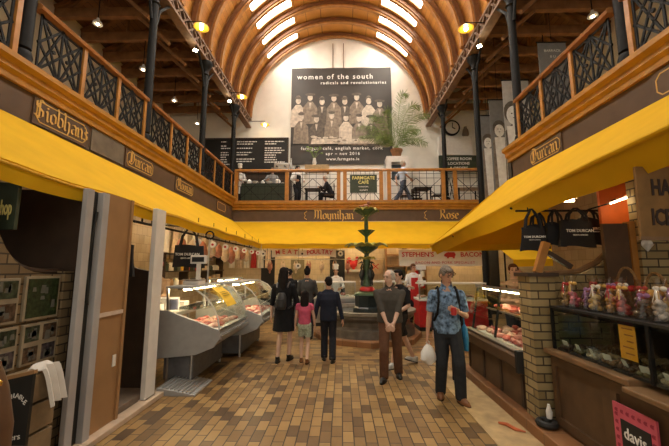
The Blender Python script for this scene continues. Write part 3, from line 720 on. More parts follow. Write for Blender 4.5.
for k in range(9):
    a = k*.7; p = V((-1.2, 14.4, 6.4)); q = p + V((.32*math.cos(a), .1*math.sin(a), .25+.28*abs(math.sin(a*1.3)))); g.tube([p, p.lerp(q, .6)+V((0, 0, .08)), q], .008, 5); g.ell(q, (.07, .03, .045), 8, 5)
g.build('foliage', m_leaf, t, True)
# hanging lamps and spotlights under the girders
def lamp(x, y, z, xg, label):
    t = thing('bracket_lamp', label, 'lamp', (x, y, z), 'yellow shaded bracket lamps')
    MB().tube([(xg, y, z+.16), (x, y, z+.16), (x, y, z+.05)], .014).build('arm', m_iron, t)
    MB().lathe([(.05, .07), (.08, .045), (.2, 0), (.2, -.012), (.06, .02)], (x, y, z)).build('shade', m_shade, t, True)
    MB().ell((x, y, z-.02), (.045, .045, .055)).build('bulb', m_bulb, t, True)
lamp(-3.72, 8.2, 8.0, -4.16, 'yellow shaded lamp on a bracket from the left girder, nearest')
lamp(-3.72, 11.9, 8.0, -4.16, 'yellow shaded lamp on a bracket from the left girder, far one beside the column')
lamp(3.33, 8.4, 8.0, 3.83, 'yellow shaded lamp on a bracket from the right girder')
lamp(-3.42, 14.4, 8.0, -4.16, 'yellow shaded lamp on a bracket above the wide menu board')
def spot(x, y, z, label, tilt):
    t = thing('spotlight', label, 'spotlight', (x, y, z), 'small white floodlights')
    R = Matrix.Translation((x, y, z)) @ Matrix.Rotation(tilt, 4, 'Y')
    MB().bb(-.07, .07, -.04, .04, -.05, .05).xf(R).build('housing', m_iron, t, bevel=.01); MB().bb(-.06, .06, -.045, -.04, -.04, .04).xf(R).build('lens', m_bulb, t)
    MB().bar((x, y, z+.05), (x, y, 8.06), .02).build('bracket', m_iron, t)
spot(-4.2, 9.0, 7.86, 'small white floodlight under the left girder behind the nearest lamp', .4)
spot(3.86, 8.9, 7.8, 'small white floodlight under the right girder below the yellow lamp', -.4)
spot(-4.2, 12.0, 7.86, 'small white floodlight under the left girder near the far lamp', .4)
# ================================================================== left row of stalls
t = thing('stall_post', 'pair of grey painted posts with black cable between them at the near left stall', 'post', (-2.42, 3.15, 0))
MB().bb(-2.45, -2.4, 3.1, 3.19, 0, 2.4).build('post', m_greypost, t, bevel=.006); MB().bb(-2.46, -2.38, 3.29, 3.38, 0, 2.4).build('post', m_greypost, t, bevel=.006)
MB().bb(-2.47, -2.44, 3.19, 3.29, 0, 2.4).build('back_strip', m_black, t)
MB().tube([(-2.42, 3.27, 2.2), (-2.42, 3.22, 1.9), (-2.42, 3.21, 1.6), (-2.42, 3.25, 1.3)], .012).build('cable', m_black, t)
t = thing('hardboard_screen', 'tan hardboard panel beside the grey posts with pale strip across the middle', 'panel', (-2.42, 3.55, 0))
MB().bb(-2.46, -2.42, 3.4, 3.8, .05, 2.42).build('board', m_ply, t); MB().bb(-2.42, -2.405, 3.4, 3.8, 1.16, 1.2).build('strip', m_pale, t)
MB().bb(-2.47, -2.4, 3.78, 3.82, .05, 2.42).build('edge_strip', m_ply, t)
MB().bb(-2.42, -2.41, 3.68, 3.73, .62, .74).build('switch_plate', m_paper, t, bevel=.003)
t = thing('stall_post', 'white painted post at the end of the dark stall opening', 'post', (-2.4, 4.42, 0))
MB().bb(-2.46, -2.4, 4.32, 4.54, 0, 2.42).build('post', m_whitep, t, bevel=.004)
MB().bb(-2.48, -2.38, 4.3, 4.56, 0, .06).build('foot', m_pale, t)
t = thing('stall_counter', 'dark brown rounded counter front inside the opening between tan panel and white post', 'counter', (-2.9, 4.1, 0))
pr_ = [(-3.3, .12), (-2.47, .12), (-2.47, 1.6), (-2.6, 1.61), (-2.75, 1.64), (-2.9, 1.69), (-3.1, 1.78), (-3.3, 1.9)]
MB().prism(pr_, 'y', 4.56, 4.62).build('front', m_darkwood, t)
MB().bb(-3.3, -2.47, 3.84, 4.62, 0, .12).build('step', M('worn step', (.2, .15, .11), .7), t)
# dark near stall with brick half wall
struct(MB().bb(-3.75, -3.65, -.3, 3.35, 0, 3.5).build('wall_left_stall', m_darkwood))
struct(MB().bb(-3.65, -2.5, 3.24, 3.28, 0, 2.42).build('wall_left_partition', m_darkwood))
BW = [(3.2, 1.6), (2.98, 1.6), (2.85, 1.615), (2.75, 1.65), (2.66, 1.71), (2.58, 1.8), (2.52, 1.9), (2.45, 2.05), (2.4, 2.2)]
t = thing('brick_wall', 'brown brick half wall with swooping top and framed photos, near left', 'wall', (-2.68, 2.2, 0))
MB().prism([(y, z) for y, z in BW[::-1]] + [(3.2, 0), (1.2, 0), (1.2, 2.2)][0:2] + [(1.2, 2.2)], 'x', -2.75, -2.6).build('brickwork', m_dbrick, t)
g = MB(); g.tube([(-2.66, y, z+.015) for y, z in BW], .03); g.build('coping', m_darkwood, t, True)
MB().bb(-2.76, -2.56, 3.12, 3.23, 0, 1.62).build('pier', m_dbrick, t)
m_frame = M('pale photo frame', (.30, .25, .17), .5); m_phg = M('green park photo', (.022, .035, .012), .4, var=.8, scale=30)
m_ph = [M('dark photo %d' % i, c, .3, var=.9, scale=22) for i, c in enumerate(((.08, .05, .03), (.035, .045, .025), (.06, .05, .055)))]
m_skyph = M('photo sky', (.13, .13, .11), .4)
def photo(y0, y1, z0, z1, ny, nz, label, mats):
    t = thing('photo_frame', label, 'picture', (-2.59, (y0+y1)/2, z0), 'framed photos on the brick half wall')
    MB().bb(-2.6, -2.575, y0, y1, z0, z1).build('frame', m_frame, t, bevel=.003)
    k = 0; r = random.Random(int(y0*100+z0*10))
    for i in range(ny):
        for j in range(nz):
            a0 = y0 + (y1-y0)*(i/ny) + .02; a1 = y0 + (y1-y0)*((i+1)/ny) - .02; b0 = z0 + (z1-z0)*(j/nz) + .02; b1 = z0 + (z1-z0)*((j+1)/nz) - .02
            p = MB().bb(-2.576, -2.572, a0, a1, b0, b1).build('photo', mats[k % len(mats)], t); k += 1
            g = MB()
            for q in range(5):
                cy = r.uniform(a0+.03, a1-.03); cz = r.uniform(b0+.03, b1-.04); w = r.uniform(.012, .03); h = r.uniform(.015, .04)
                g.face([(-2.571, cy-w, cz-h), (-2.571, cy+w, cz-h), (-2.571, cy+w*.7, cz+h), (-2.571, cy-w*.7, cz+h)])
            g.build('picture_detail', m_skyph, p)
photo(2.76, 3.1, 1.22, 1.58, 1, 1, 'large framed photo of a green park with trees on the brick half wall', [m_phg])
photo(2.44, 2.71, 1.22, 1.57, 1, 2, 'pale frame of two dark photos left of the green park photo', m_ph)
photo(2.78, 3.12, .86, 1.19, 2, 2, 'pale frame with four small photos below the green park photo', m_ph)
photo(2.44, 2.74, .86, 1.19, 1, 2, 'pale frame with two photos at the left edge, lower row', m_ph[::-1])
t = thing('hanging_sign', 'dark hanging sign with pale yellow word under the awning, top left of the stall', 'sign', (-2.85, 2.6, 1.96))
MB().bb(-3.3, -2.58, 2.6, 2.63, 1.95, 2.33).build('board', m_green, t, bevel=.004)
text('shop', .17, m_lettery, frame(V((-2.61, 2.595, 2.12)), (1, 0, 0), (0, 0, 1)), t, 'lettering', 'RIGHT', .003, sx=.36)
g = MB(); g.bar((-2.65, 2.615, 2.33), (-2.65, 2.615, 2.5), .012); g.bar((-3.2, 2.615, 2.33), (-3.2, 2.615, 2.88), .012); g.build('hanger', m_iron, t)
t = thing('wooden_crate', 'planked wooden crate with chalkboard front standing at the brick half wall', 'crate', (-2.47, 2.7, 0))
g = MB()
for k in range(4): g.bb(-2.5, -2.27, 2.58, 2.8, .02+k*.215, .215+k*.215)
g.build('plank_body', M('crate plank', (.24, .17, .095), .7, var=.25, scale=7), t, bevel=.006)
MB().prism([(-2.52, 0), (-2.26, 0), (-2.25, .89), (-2.52, .83)], 'y', 2.55, 2.575).build('chalkboard', m_black, t)
MB().bar((-2.53, 2.56, .835), (-2.24, 2.56, .90), .03, .025).build('top_rail', m_ply, t)
g_ = [('A', -2.50, .60, .5), ('V', -2.475, .635, .42), ('A', -2.455, .655, .3), ('I', -2.435, .668, .15), ('L', -2.415, .675, 0), ('A', -2.395, .675, -.15), ('B', -2.37, .665, -.3), ('L', -2.35, .65, -.42), ('E', -2.335, .63, -.55)]
for ch, x, z, a in g_: text(ch, .045, m_letterw, frame(V((x+.05, 2.545, z+.06)), (math.cos(a), 0, math.sin(a)), (-math.sin(a), 0, math.cos(a))), t)
text('Orders', .06, m_letterw, frame(V((-2.38, 2.545, .45)), (1, 0, .15), (-.15, 0, 1)), t); text('daily', .05, m_letterw, frame(V((-2.37, 2.545, .36)), (1, 0, .1), (-.1, 0, 1)), t)
m_cloth = M('white cloth', (.70, .66, .60), .85, var=.08)
g = MB()
def cl(u, v):
    x = -2.34 + .13*u; y = 2.6 + .13*v + .04*u
    z = .925 + .01*math.sin(u*9) - (max(0, u-.65)**1.2)*.5 - (max(0, .3-v))*.1
    return (x + (.02*math.sin(v*14) if u > .6 else 0), y, z)
g.sheet([[cl(u, v) for v in lin(0, 1, 12)] for u in lin(0, 1.25, 16)], .006)
tag(g.build('cleaning_cloth', m_cloth, None, True), 'crumpled white cloth hanging over the corner of the chalkboard crate', 'cloth')
t = thing('leather_bag', 'brown bag with bright buckle and olive strap at the bottom left edge', 'bag', (-1.9, 1.9, .62))
MB().loft([(-1.92, 1.92, .62, .12, .1), (-1.92, 1.92, .8, .12, .1), (-1.93, 1.92, 1.0, .09, .07), (-1.97, 1.92, 1.18, .05, .04)]).build('body', M('brown leather', (.12, .06, .03), .45), t, True)
MB().ell((-1.805, 1.84, 1.05), (.02, .015, .02)).build('buckle', M('brass', (.8, .5, .12), .2, 1), t, True)
MB().tube([(-1.85, 1.82, .98), (-1.79, 1.8, .9), (-1.77, 1.8, .8), (-1.80, 1.8, .7), (-1.86, 1.82, .65)], .02).build('strap', M('olive strap', (.22, .22, .10), .6), t, True)
t = thing('low_stool', 'low dark stool under the brown bag', 'stool', (-1.92, 1.92, 0))
MB().bb(-2.2, -1.82, 1.74, 2.1, .56, .62).build('seat', m_darkwood, t)
for x in (-2.15, -1.87):
    for y in (1.79, 2.05): MB().bb(x-.02, x+.02, y-.02, y+.02, 0, .56).build('leg', m_darkwood, t)
t = thing('ramp', 'grey ribbed metal ramp plate on the floor before the first deli counter', 'ramp', (-2.15, 4.95, 0))
MB().prism([(-2.42, .1), (-1.92, .012), (-1.92, 0), (-2.42, 0)], 'y', 4.62, 5.25).build('plate', m_grey, t)
g = MB()
for k in range(9): g.bar((-2.40+k*.052, 4.64, .105-k*.0091), (-2.40+k*.052, 5.23, .105-k*.0091), .012, .012)
g.build('ribs', m_steel, t)
# ---- deli counters
m_meat = [M('meat %d' % i, c, .35, var=.3, scale=18) for i, c in enumerate(((.48, .10, .08), (.62, .24, .20), (.35, .06, .05), (.70, .42, .34)))]
m_tray = M('white tray', (.78, .77, .73), .4)
def meats(x0, x1, y0, y1, zf, nx, ny, label, group, seed, tilt=0, sc=1.):
    """separate cuts laid on a display bed; zf(x) is the bed height"""
    r = random.Random(seed); kinds = []
    for k in range(4):
        g = MB(); g.ell((0, 0, .035*sc), (.085*sc, .055*sc, .035*sc), 12, 8)
        for v in g.b.verts: v.co += V((.014, .012, .006))*mnoise.noise(v.co*24+V((k*7, seed, 0)))*sc*1.5
        g.xf(Matrix.Translation((x0, y0, zf(x0)))); kinds.append(tag(g.build('meat_cut', m_meat[k], None, True), label, 'meat', group))
    k = 0; n = 0
    for i in range(nx):
        for j in range(ny):
            x = x0 + (x1-x0)*(i+.5)/nx + r.uniform(-.02, .02); y = y0 + (y1-y0)*(j+.5)/ny + r.uniform(-.03, .03)
            kind = kinds[(i*2 + j + int(r.random()*1.5)) % 4]
            o = kind if n < 4 and kind.get('_used') is None else dup(kind)
            if o is kind: kind['_used'] = 1; n += 1
            o.location = (x, y, zf(x)); o.rotation_euler = (0, 0, r.uniform(0, 3)); k += 1
    for q in kinds:
        if q.get('_used') is None: bpy.data.objects.remove(q)
def deli(y0, y1, xl, label, meatlab, seed, notice=False, xb=-.95):
    t = thing('deli_counter', label, 'display counter', (xl-.5, (y0+y1)/2, 0), 'grey refrigerated deli counters on the left')
    Lp = [(xl, .66), (xl-.02, .76), (xl-.66, .99), (xl-.82, 1.04), (xl+xb, 1.04), (xl+xb, .36), (xl-.35, .42), (xl-.1, .52)]
    for ya, yb in ((y0, y0+.05), (y1-.05, y1)): MB().prism(Lp, 'y', ya, yb).build('end_panel', m_grey, t, bevel=.006)
    MB().prism([(xl-.01, .64), (xl-.03, .74), (xl-.12, .72), (xl-.85, .72), (xl-.85, .4), (xl-.35, .44), (xl-.1, .54)], 'y', y0+.05, y1-.05).build('tank', m_grey, t)
    g = MB(); g.bar((xl+.005, y0, .655), (xl+.005, y1, .655), .03, .05); g.bar((xl-.015, y0, .765), (xl-.015, y1, .765), .025); g.build('bumper', m_steel, t)
    MB().bb(xl+xb+.1, xl-.42, y0+.1, y1-.1, .06, .4).build('plinth', m_grey2, t)
    for y in (y0+.12, y1-.12):
        for x in (xl-.45, xl-.8): MB().cyl((x, y, 0), (x, y, .4), .025).build('leg', m_steel, t)
    MB().bb(xl-.84, xl-.1, y0+.06, y1-.06, .72, .74).build('tray_bed', m_tray, t)
    arc_ = [(xl-.03, .77), (xl-.06, .92), (xl-.13, 1.08), (xl-.24, 1.22), (xl-.4, 1.33), (xl-.5, 1.36)]
    MB().sheet([[(x, y, z) for y in (y0+.06, (y0+y1)/2, y1-.06)] for x, z in arc_], .008).build('front_glass', m_glass, t, True)
    MB().bb(xl-.85, xl-.48, y0+.02, y1-.02, 1.35, 1.385).build('top_shelf', m_grey, t, bevel=.006)
    MB().bb(xl-.78, xl-.4, y0+.08, y1-.08, 1.04, 1.055).build('glass_shelf', m_glass, t)
    g = MB(); g.tube([(xl-.3, y0+.08, 1.06), (xl-.3, y1-.08, 1.06)], .012); g.build('shelf_rail', m_steel, t)
    g = MB()
    for y in (y0+.03, y1-.03): g.tube([(x, y, z) for x, z in arc_], .012, 6)
    g.build('glass_frame', m_steel, t)
    for y in (y0+.03, y1-.03): MB().bar((xl-.8, y, 1.04), (xl-.82, y, 1.36), .03).build('upright', m_steel, t)
    arcb = [(xl-.02, .68), (xl-.03, .9), (xl-.12, 1.1), (xl-.28, 1.28), (xl-.5, 1.385), (xl-.6, 1.385), (xl-.38, 1.2), (xl-.24, 1.05), (xl-.17, .9), (xl-.16, .68)]
    MB().prism(arcb, 'y', y1-.06, y1-.01).build('end_arch', m_grey, t)
    MB().bar((xl-.6, y0+.1, 1.335), (xl-.6, y1-.1, 1.335), .04).build('strip_light', m_tube, t)
    meats(xl-.75, xl-.15, y0+.12, y1-.12, lambda x: .74, 4, 7, meatlab, 'cuts in ' + label.split(' with')[0], seed)
    if notice:
        n_ = thing('paper_notice', 'yellow paper notice stuck on the curved glass of the nearest deli counter', 'notice', (xl-.2, 5.8, 1.0))
        q = [(xl-.095, 1.03), (xl-.13, 1.09), (xl-.235, 1.228), (xl-.36, 1.315)]
        MB().sheet([[(x+.012, y, z+.012) for y in (5.5, 5.95)] for x, z in q], .003).build('sheet', M('yellow paper', (.85, .55, .04), .6, var=.05), n_)
        g = MB()
        for k in range(3): g.bar((xl-.2+.02+.03*k-.06, 5.58, 1.2+.04-.028*k+.02), (xl-.2+.02+.03*k-.06, 5.85, 1.2+.04-.028*k+.02), .012, .003)
        g.build('writing', m_letterd, n_)
    return t
deli(5.0, 6.4, -1.74, 'grey deli counter nearest the ramp with yellow notice on its glass', 'cut of meat behind the glass of the nearest deli counter', 11, True)
deli(6.5, 8.15, -1.48, 'grey deli counter second along the left row with pink meat under curved glass', 'cut of meat behind the glass of the second deli counter', 12)
deli(8.5, 10.2, -2.5, 'grey deli counter third along the left row, mostly behind the second', 'cut of meat behind the glass of the third deli counter', 13)
# things on and behind the deli counters
t = thing('weighing_scale', 'white shop scale with a display, on the nearest deli counter', 'scale', (-2.35, 5.45, 1.385))
MB().bb(-2.5, -2.24, 5.35, 5.6, 1.385, 1.45).build('base', m_whitep, t, bevel=.01); MB().bb(-2.5, -2.24, 5.33, 5.62, 1.46, 1.47).build('pan', m_steel, t)
MB().bb(-2.4, -2.34, 5.6, 5.64, 1.45, 1.75).build('column', m_whitep, t); d_ = MB().bb(-2.5, -2.24, 5.58, 5.66, 1.72, 1.86).build('display', m_whitep, t, bevel=.01); MB().bb(-2.47, -2.27, 5.575, 5.58, 1.75, 1.83).build('screen', m_black, d_)
t = thing('price_stand', 'tall steel rod with a ring top standing on the nearest deli counter', 'stand', (-2.32, 5.9, 1.385))
MB().cyl((-2.32, 5.9, 1.385), (-2.32, 5.9, 2.15), .014).build('rod', m_steel, t); MB().cyl((-2.32, 5.9, 1.385), (-2.32, 5.9, 1.4), .06).build('foot', m_steel, t)
g = MB(); g.tube([(-2.32+.07*math.cos(a) , 5.9, 2.22+.07*math.sin(a)) for a in lin(0, 2*PI, 14)], .014, 6); g.build('ring', m_iron, t)
tag(MB().lathe([(.06, 0), (.065, .12), (.06, .15)], (-2.5, 5.12, 1.04)).build('blue_tub', M('pale blue plastic', (.35, .38, .5), .4), None, True), 'pale blue tub at the near corner of the first deli counter', 'tub')
for k, (x, y, s) in enumerate(((-2.95, 5.35, .12), (-2.95, 5.75, .16), (-2.9, 6.2, .1))):
    tag(MB().bb(x-s, x+s, y-s, y+s, .9, .9+s*1.6).build('white_carton', m_paper, bevel=.006), 'white carton on the back bench behind the first deli counter, %s' % ('nearest', 'middle', 'farthest')[k], 'carton', 'cartons on the back bench')
t = thing('back_bench', 'pale work bench running behind the deli counters', 'bench', (-3.05, 7, 0))
MB().bb(-3.2, -2.8, 5.1, 9, .84, .9).build('worktop', m_steel, t)
for y in (5.2, 6.4, 7.6, 8.9):
    for x in (-3.15, -2.85): MB().cyl((x, y, 0), (x, y, .84), .025).build('leg', m_steel, t)
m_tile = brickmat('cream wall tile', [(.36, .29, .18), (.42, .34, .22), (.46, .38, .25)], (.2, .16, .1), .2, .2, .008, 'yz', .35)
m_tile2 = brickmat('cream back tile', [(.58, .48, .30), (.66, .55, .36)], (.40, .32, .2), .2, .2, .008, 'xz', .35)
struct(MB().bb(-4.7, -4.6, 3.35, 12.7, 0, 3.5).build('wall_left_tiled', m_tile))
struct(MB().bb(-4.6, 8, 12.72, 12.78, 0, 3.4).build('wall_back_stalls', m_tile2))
struct(MB().bb(-4.6, -2.5, 4.56, 4.62, 0, 3.3).build('wall_left_butcher', m_cream)) if False else None
m_cart = M('butcher sign red', (.5, .03, .03), .5)
# meat rail with hanging joints, aprons, white rosettes
t = thing('meat_rail', 'long iron hanging rail above the left butcher stalls', 'rail', (-3.1, 7.5, 2.3))
MB().tube([(-3.0, 4.8, 2.32), (-3.0, 11.2, 2.32)], .02).build('bar', m_iron, t)
for y in (5, 7, 9, 11): MB().bar((-3.0, y, 2.32), (-3.0, y, 2.66), .02).build('hanger', m_iron, t)
m_joint = M('hanging meat', (.46, .20, .14), .45, var=.4, scale=10); m_fat = M('pale fat', (.72, .58, .42), .5, var=.2, scale=10)
J = []
for k in range(10):
    y = 6.3 + k*.48; r = random.Random(k)
    g = MB(); L = r.uniform(.28, .5)
    g.lathe([(.02, 0), (.07, -.06), (.11*r.uniform(.8, 1.1), -L*.5), (.09, -L*.85), (.02, -L)][::-1], (-3.0, y, 2.22), 12)
    t = thing('hanging_joint', '%s meat joint hanging above the left stalls, %s from near end' % ('pale' if k % 2 else 'red', ordw(k)), 'meat', (-3.0, y, 1.9), 'joints on the meat rail')
    g.build('joint', m_fat if k % 2 else m_joint, t, True); MB().tube([(-3.0, y, 2.22), (-3.02, y, 2.27), (-3.0, y, 2.345)], .006, 6).build('hook', m_steel, t)
for k in range(7):
    y = 6.1 + k*.75
    t = thing('round_lamp', 'round white lamp under the left awning edge, %s from near end' % ordw(k), 'lamp', (-2.62, y, 2.05), 'round white lamps along the left stalls')
    MB().cyl((-2.62, y-.02, 2.12), (-2.62, y+.02, 2.12), .065, n=20).build('disc', m_paper, t, True); MB().cyl((-2.62, y-.03, 2.12), (-2.62, y-.015, 2.12), .025, n=14).build('centre', m_cart, t)
    MB().bar((-2.62, y, 2.2), (-2.62, y, 2.56), .01).build('hanger', m_iron, t)
for k, (y, c) in enumerate(((8.7, m_paper), (9.2, m_fat), (9.75, m_paper), (10.4, m_paper), (11.1, m_fat), (11.8, m_paper))):
    t = thing('hanging_apron', 'pale apron on the tiled wall behind the deli counters, %s from near end' % ordw(k), 'apron', (-4.55, y, 1.6), 'aprons on the tiled wall')
    MB().sheet([[(-4.56+.015*math.sin(v*16), y+(v-.5)*(.3+.12*u), 2.7-u*.8) for v in lin(0, 1, 10)] for u in lin(0, 1, 6)], .012).build('cloth', c, t, True)
    MB().tube([(-4.58, y-.1, 2.7), (-4.58, y, 2.8), (-4.58, y+.1, 2.7)], .008, 5).build('loop', c, t)
# tote bags
m_tote = M('black tote cloth', (.016, .016, .018), .85)
def tote(x0, x1, y, z0, z1, label, ztop, words=True, rz=0):
    cx = (x0+x1)/2; t = thing('tote_bag', label, 'bag', (cx, y, z0), 'black cotton tote bags'); w = x1-x0
    R = Matrix.Translation((cx, y, 0)) @ Matrix.Rotation(rz, 4, 'Z') @ Matrix.Translation((-cx, -y, 0))
    G = [[(x0 + w*u - (u-.5)*.06*(1-v), y - .03*math.sin(PI*u)*math.sin(PI*min(1, v+.1)), z1-(z1-z0)*v + .012*math.sin(u*5)) for u in lin(0, 1, 9)] for v in lin(0, 1, 6)]
    MB().sheet(G, .05).xf(R).build('body', m_tote, t, True)
    for dy in (-.035, .03):
        g = MB(); g.tube([(cx-w*.28, y+dy, z1-.02), (cx-w*.22, y+dy*.7, (z1+ztop)/2), (cx-w*.04, y, ztop), (cx+w*.04, y, ztop), (cx+w*.22, y+dy*.7, (z1+ztop)/2), (cx+w*.28, y+dy, z1-.02)], .014, 6); g.xf(R).build('handle', m_tote, t, True)
    if words:
        zz = z0 + (z1-z0)*.58
        text('TOM DURCAN', w*.115, m_letterw, R @ frame(V((cx, y-.05, zz)), (1, 0, 0), (0, 0, 1)), t, bold=.001); text('MEATS LIMITED', w*.06, m_letterw, R @ frame(V((cx, y-.05, zz-w*.12)), (1, 0, 0), (0, 0, 1)), t)
    return t
tote(-2.84, -2.5, 4.05, 1.56, 1.94, 'black tote bag hanging inside the dark opening left of the white post', 2.24)
tote(-2.98, -2.42, 5.95, 1.66, 2.05, 'black tote bag hanging right of the white post above the deli counter', 2.36)
t = thing('hanging_rail', 'thin iron rod under the left awning carrying two black bags', 'rail', (-2.7, 4.9, 2.3))
MB().tube([(-2.67, 3.5, 2.255), (-2.67, 4.6, 2.255), (-2.7, 5.95, 2.37), (-2.7, 6.2, 2.38)], .01).build('rod', m_iron, t)
for y, z in ((3.6, 2.25), (4.7, 2.27), (6.1, 2.38)): MB().bar((-2.68, y, z), (-2.68, y, 2.5), .012).build('hanger', m_iron, t)
# stall tubes (the light of the left stalls)
def tube_light(x, y0, y1, z, label, along='y', L=None, up=2.93):
    t = thing('fluorescent_light', label, 'lamp', (x, (y0+y1)/2, z), 'tube lights inside the stalls')
    if along == 'y':
        MB().bb(x-.05, x+.05, y0, y1, z+.02, z+.07).build('housing', m_whitep, t); MB().cyl((x, y0+.03, z), (x, y1-.03, z), .02).build('tube', m_tube, t)
        for y in (y0+.2, y1-.2): MB().bar((x, y, z+.07), (x, y, up), .01).build('rod', m_iron, t)
    else:
        MB().bb(x, x+L, y0-.05, y0+.05, z+.02, z+.07).build('housing', m_whitep, t); MB().cyl((x+.03, y0, z), (x+L-.03, y0, z), .02).build('tube', m_tube, t)
        for xx in (x+.2, x+L-.2): MB().bar((xx, y0, z+.07), (xx, y0, up), .01).build('rod', m_iron, t)
tube_light(-3.4, 5.2, 6.8, 2.75, 'tube light under the left awning above the nearest deli counter')
tube_light(-3.4, 7.4, 9.0, 2.75, 'tube light under the left awning above the second deli counter')
tube_light(-3.4, 9.6, 11.2, 2.75, 'tube light under the left awning at its far end')
for k, x in enumerate((-2.4, -.3, 1.8, 3.9)):
    tube_light(x, 11.9, 11.9, 2.6, 'tube light over the far stalls, %s from the left' % ordw(k), 'x', 1.7, 2.84)
# ================================================================== far stalls under the balcony
m_white2 = M('white stall panel', (.80, .77, .68), .5, var=.05)
def stall_counter(x0, x1, y, base, label, lab2, seed, gl=True):
    t = thing('stall_counter', label, 'display counter', ((x0+x1)/2, y, 0), 'display counters of the far stalls')
    MB().bb(x0, x1, y, y+.7, 0, .1).build('plinth', m_black, t); MB().bb(x0, x1, y-.02, y+.7, .1, .78).build('base', base, t, bevel=.01)
    MB().bb(x0, x1, y-.05, y+.7, .78, .83).build('ledge', m_white2, t)
    MB().bb(x0+.03, x1-.03, y, y+.012, .83, 1.22).build('front_glass', m_glass, t)
    MB().bb(x0, x1, y+.0, y+.4, 1.22, 1.26).build('top_shelf', m_white2, t)
    for x in (x0+.02, (x0+x1)/2, x1-.02): MB().bb(x-.015, x+.015, y, y+.03, .83, 1.22).build('upright', m_steel, t)
    r = random.Random(seed)
    n = int((x1-x0)/.32); first = None
    for k in range(n):
        x = x0+.18+k*.32
        tr = thing('food_tray', lab2 + ', %s tray from its left end' % ordw(k), 'tray', (x, y+.3, .83), 'trays in the far stalls')
        MB().bb(x-.14, x+.14, y+.1, y+.5, .83, .86).build('tray', m_tray, tr)
        g = MB()
        for q in range(7): g.ell((x+r.uniform(-.1, .1), y+.14+q*.05, .885), (.05, .04, .035), 8, 5)
        g.build('food', [M('pastry', (.6, .36, .12)), m_meat[1], M('salmon', (.75, .30, .12)), m_meat[3]][(k+seed) % 4], tr, True)
stall_counter(-1.4, .4, 10.0, m_steel, 'white ledged display counter behind the boy and girl', 'tray behind the boy and girl counter glass', 1)
stall_counter(.55, 1.95, 10.4, m_steel, 'white display counter directly behind the fountain', 'tray in the counter behind the fountain', 2)
stall_counter(2.05, 3.85, 9.3, m_red, 'display counter with red base between the two walking men', 'tray in the red based counter', 3)
t = thing('shop_sign', 'long white shop sign with red capitals under the far yellow awning', 'sign', (3.25, 11.3, 1.72))
MB().bb(1.87, 4.75, 11.2, 11.28, 1.71, 2.26).build('panel', m_white2, t, bevel=.01)
text('STEPHEN’S', .21, m_letterr, frame(V((1.95, 11.19, 2.08)), (1, 0, 0), (0, 0, 1)), t, 'lettering', 'LEFT', .004, sx=1.05); text('BACON', .21, m_letterr, frame(V((3.85, 11.19, 2.08)), (1, 0, 0), (0, 0, 1)), t, 'lettering', 'LEFT', .003, sx=1.05)
text('BACON AND PORK SPECIALIST', .115, m_letterr, frame(V((3.35, 11.19, 1.82)), (1, 0, 0), (0, 0, 1)), t, sx=1.1, spacing=1.1)
g = MB()
g.prism([(3.36, 2.02), (3.42, 2.0), (3.42, 1.96), (3.47, 1.96), (3.48, 2.0), (3.6, 2.0), (3.61, 1.96), (3.66, 1.96), (3.67, 2.02), (3.7, 2.08), (3.66, 2.16), (3.45, 2.16), (3.38, 2.13), (3.35, 2.1), (3.32, 2.07), (3.33, 2.04)], 'y', 11.185, 11.195); g.build('pig_emblem', m_cart, t)
for x in (2.0, 4.6): MB().bar((x, 11.24, 2.26), (x, 11.24, 2.55), .02).build('hanger', m_iron, t)
tag(MB().bb(3.28, 3.48, 11.15, 11.17, 1.5, 1.68).build('price_card', m_paper), 'small white card hanging under the middle of the long white sign', 'card')
def curvedsign(x0, x1, y, z, words, label):
    t = thing('shop_sign', label, 'sign', ((x0+x1)/2, y, z), 'cream arched signs over the far left stall')
    us = lin(0, 1, 14)
    MB().sheet([[(x0+(x1-x0)*u, y, z + .1*math.sin(PI*u)*.6 + h) for h in (0, .26)] for u in us], .03).build('panel', m_white2, t)
    n = len(words)
    for i, ch in enumerate(words):
        if ch == ' ': continue
        u = .1 + .8*(i+.5)/n; a = .06*PI*math.cos(PI*u)/(x1-x0)
        text(ch, .2, m_letterr if i % 99 else m_letterr, frame(V((x0+(x1-x0)*u, y-.035, z+.06*math.sin(PI*u)+.13)), (math.cos(a), 0, math.sin(a)), (-math.sin(a), 0, math.cos(a))), t, bold=.004)
    for u in (.1, .9): MB().bar((x0+(x1-x0)*u, y+.01, z+.3), (x0+(x1-x0)*u, y+.01, 2.62), .015).build('hanger', m_iron, t)
curvedsign(-2.35, -1.35, 11.4, 2.0, 'MEAT', 'cream arched sign with red capitals above the woman in black')
curvedsign(-1.3, -.2, 11.4, 2.0, 'POULTRY', 'cream arched sign with red capitals reading poultry')
for k, (x, z) in enumerate(((-2.62, 2.12), (-1.32, 2.12), (-.05, 2.12), (-1.45, 1.72))):
    t = thing('round_lamp', 'round white disc lamp among the far left signs, %s' % ('leftmost', 'between the two arched signs', 'rightmost', 'lowest, over the woman in black')[k], 'lamp', (x, 11.3, z-.09), 'round white discs at the far stalls')
    MB().cyl((x, 11.34, z), (x, 11.3, z), .085, n=18).build('disc', m_paper, t, True); MB().cyl((x, 11.3, z), (x, 11.29, z), .035, n=12).build('centre', m_black, t); MB().bar((x, 11.32, z+.08), (x, 11.32, 2.57), .008).build('cord', m_iron, t)
t = thing('hanging_rail', 'steel rail holding poultry at the far left stall', 'rail', (-.6, 11.9, 1.95))
MB().tube([(-2.8, 11.85, 1.95), (1.2, 11.85, 1.95)], .014).build('bar', m_steel, t)
for x in (-2.6, -.9, .9): MB().bar((x, 11.85, 1.95), (x, 11.85, 2.82), .012).build('hanger', m_iron, t)
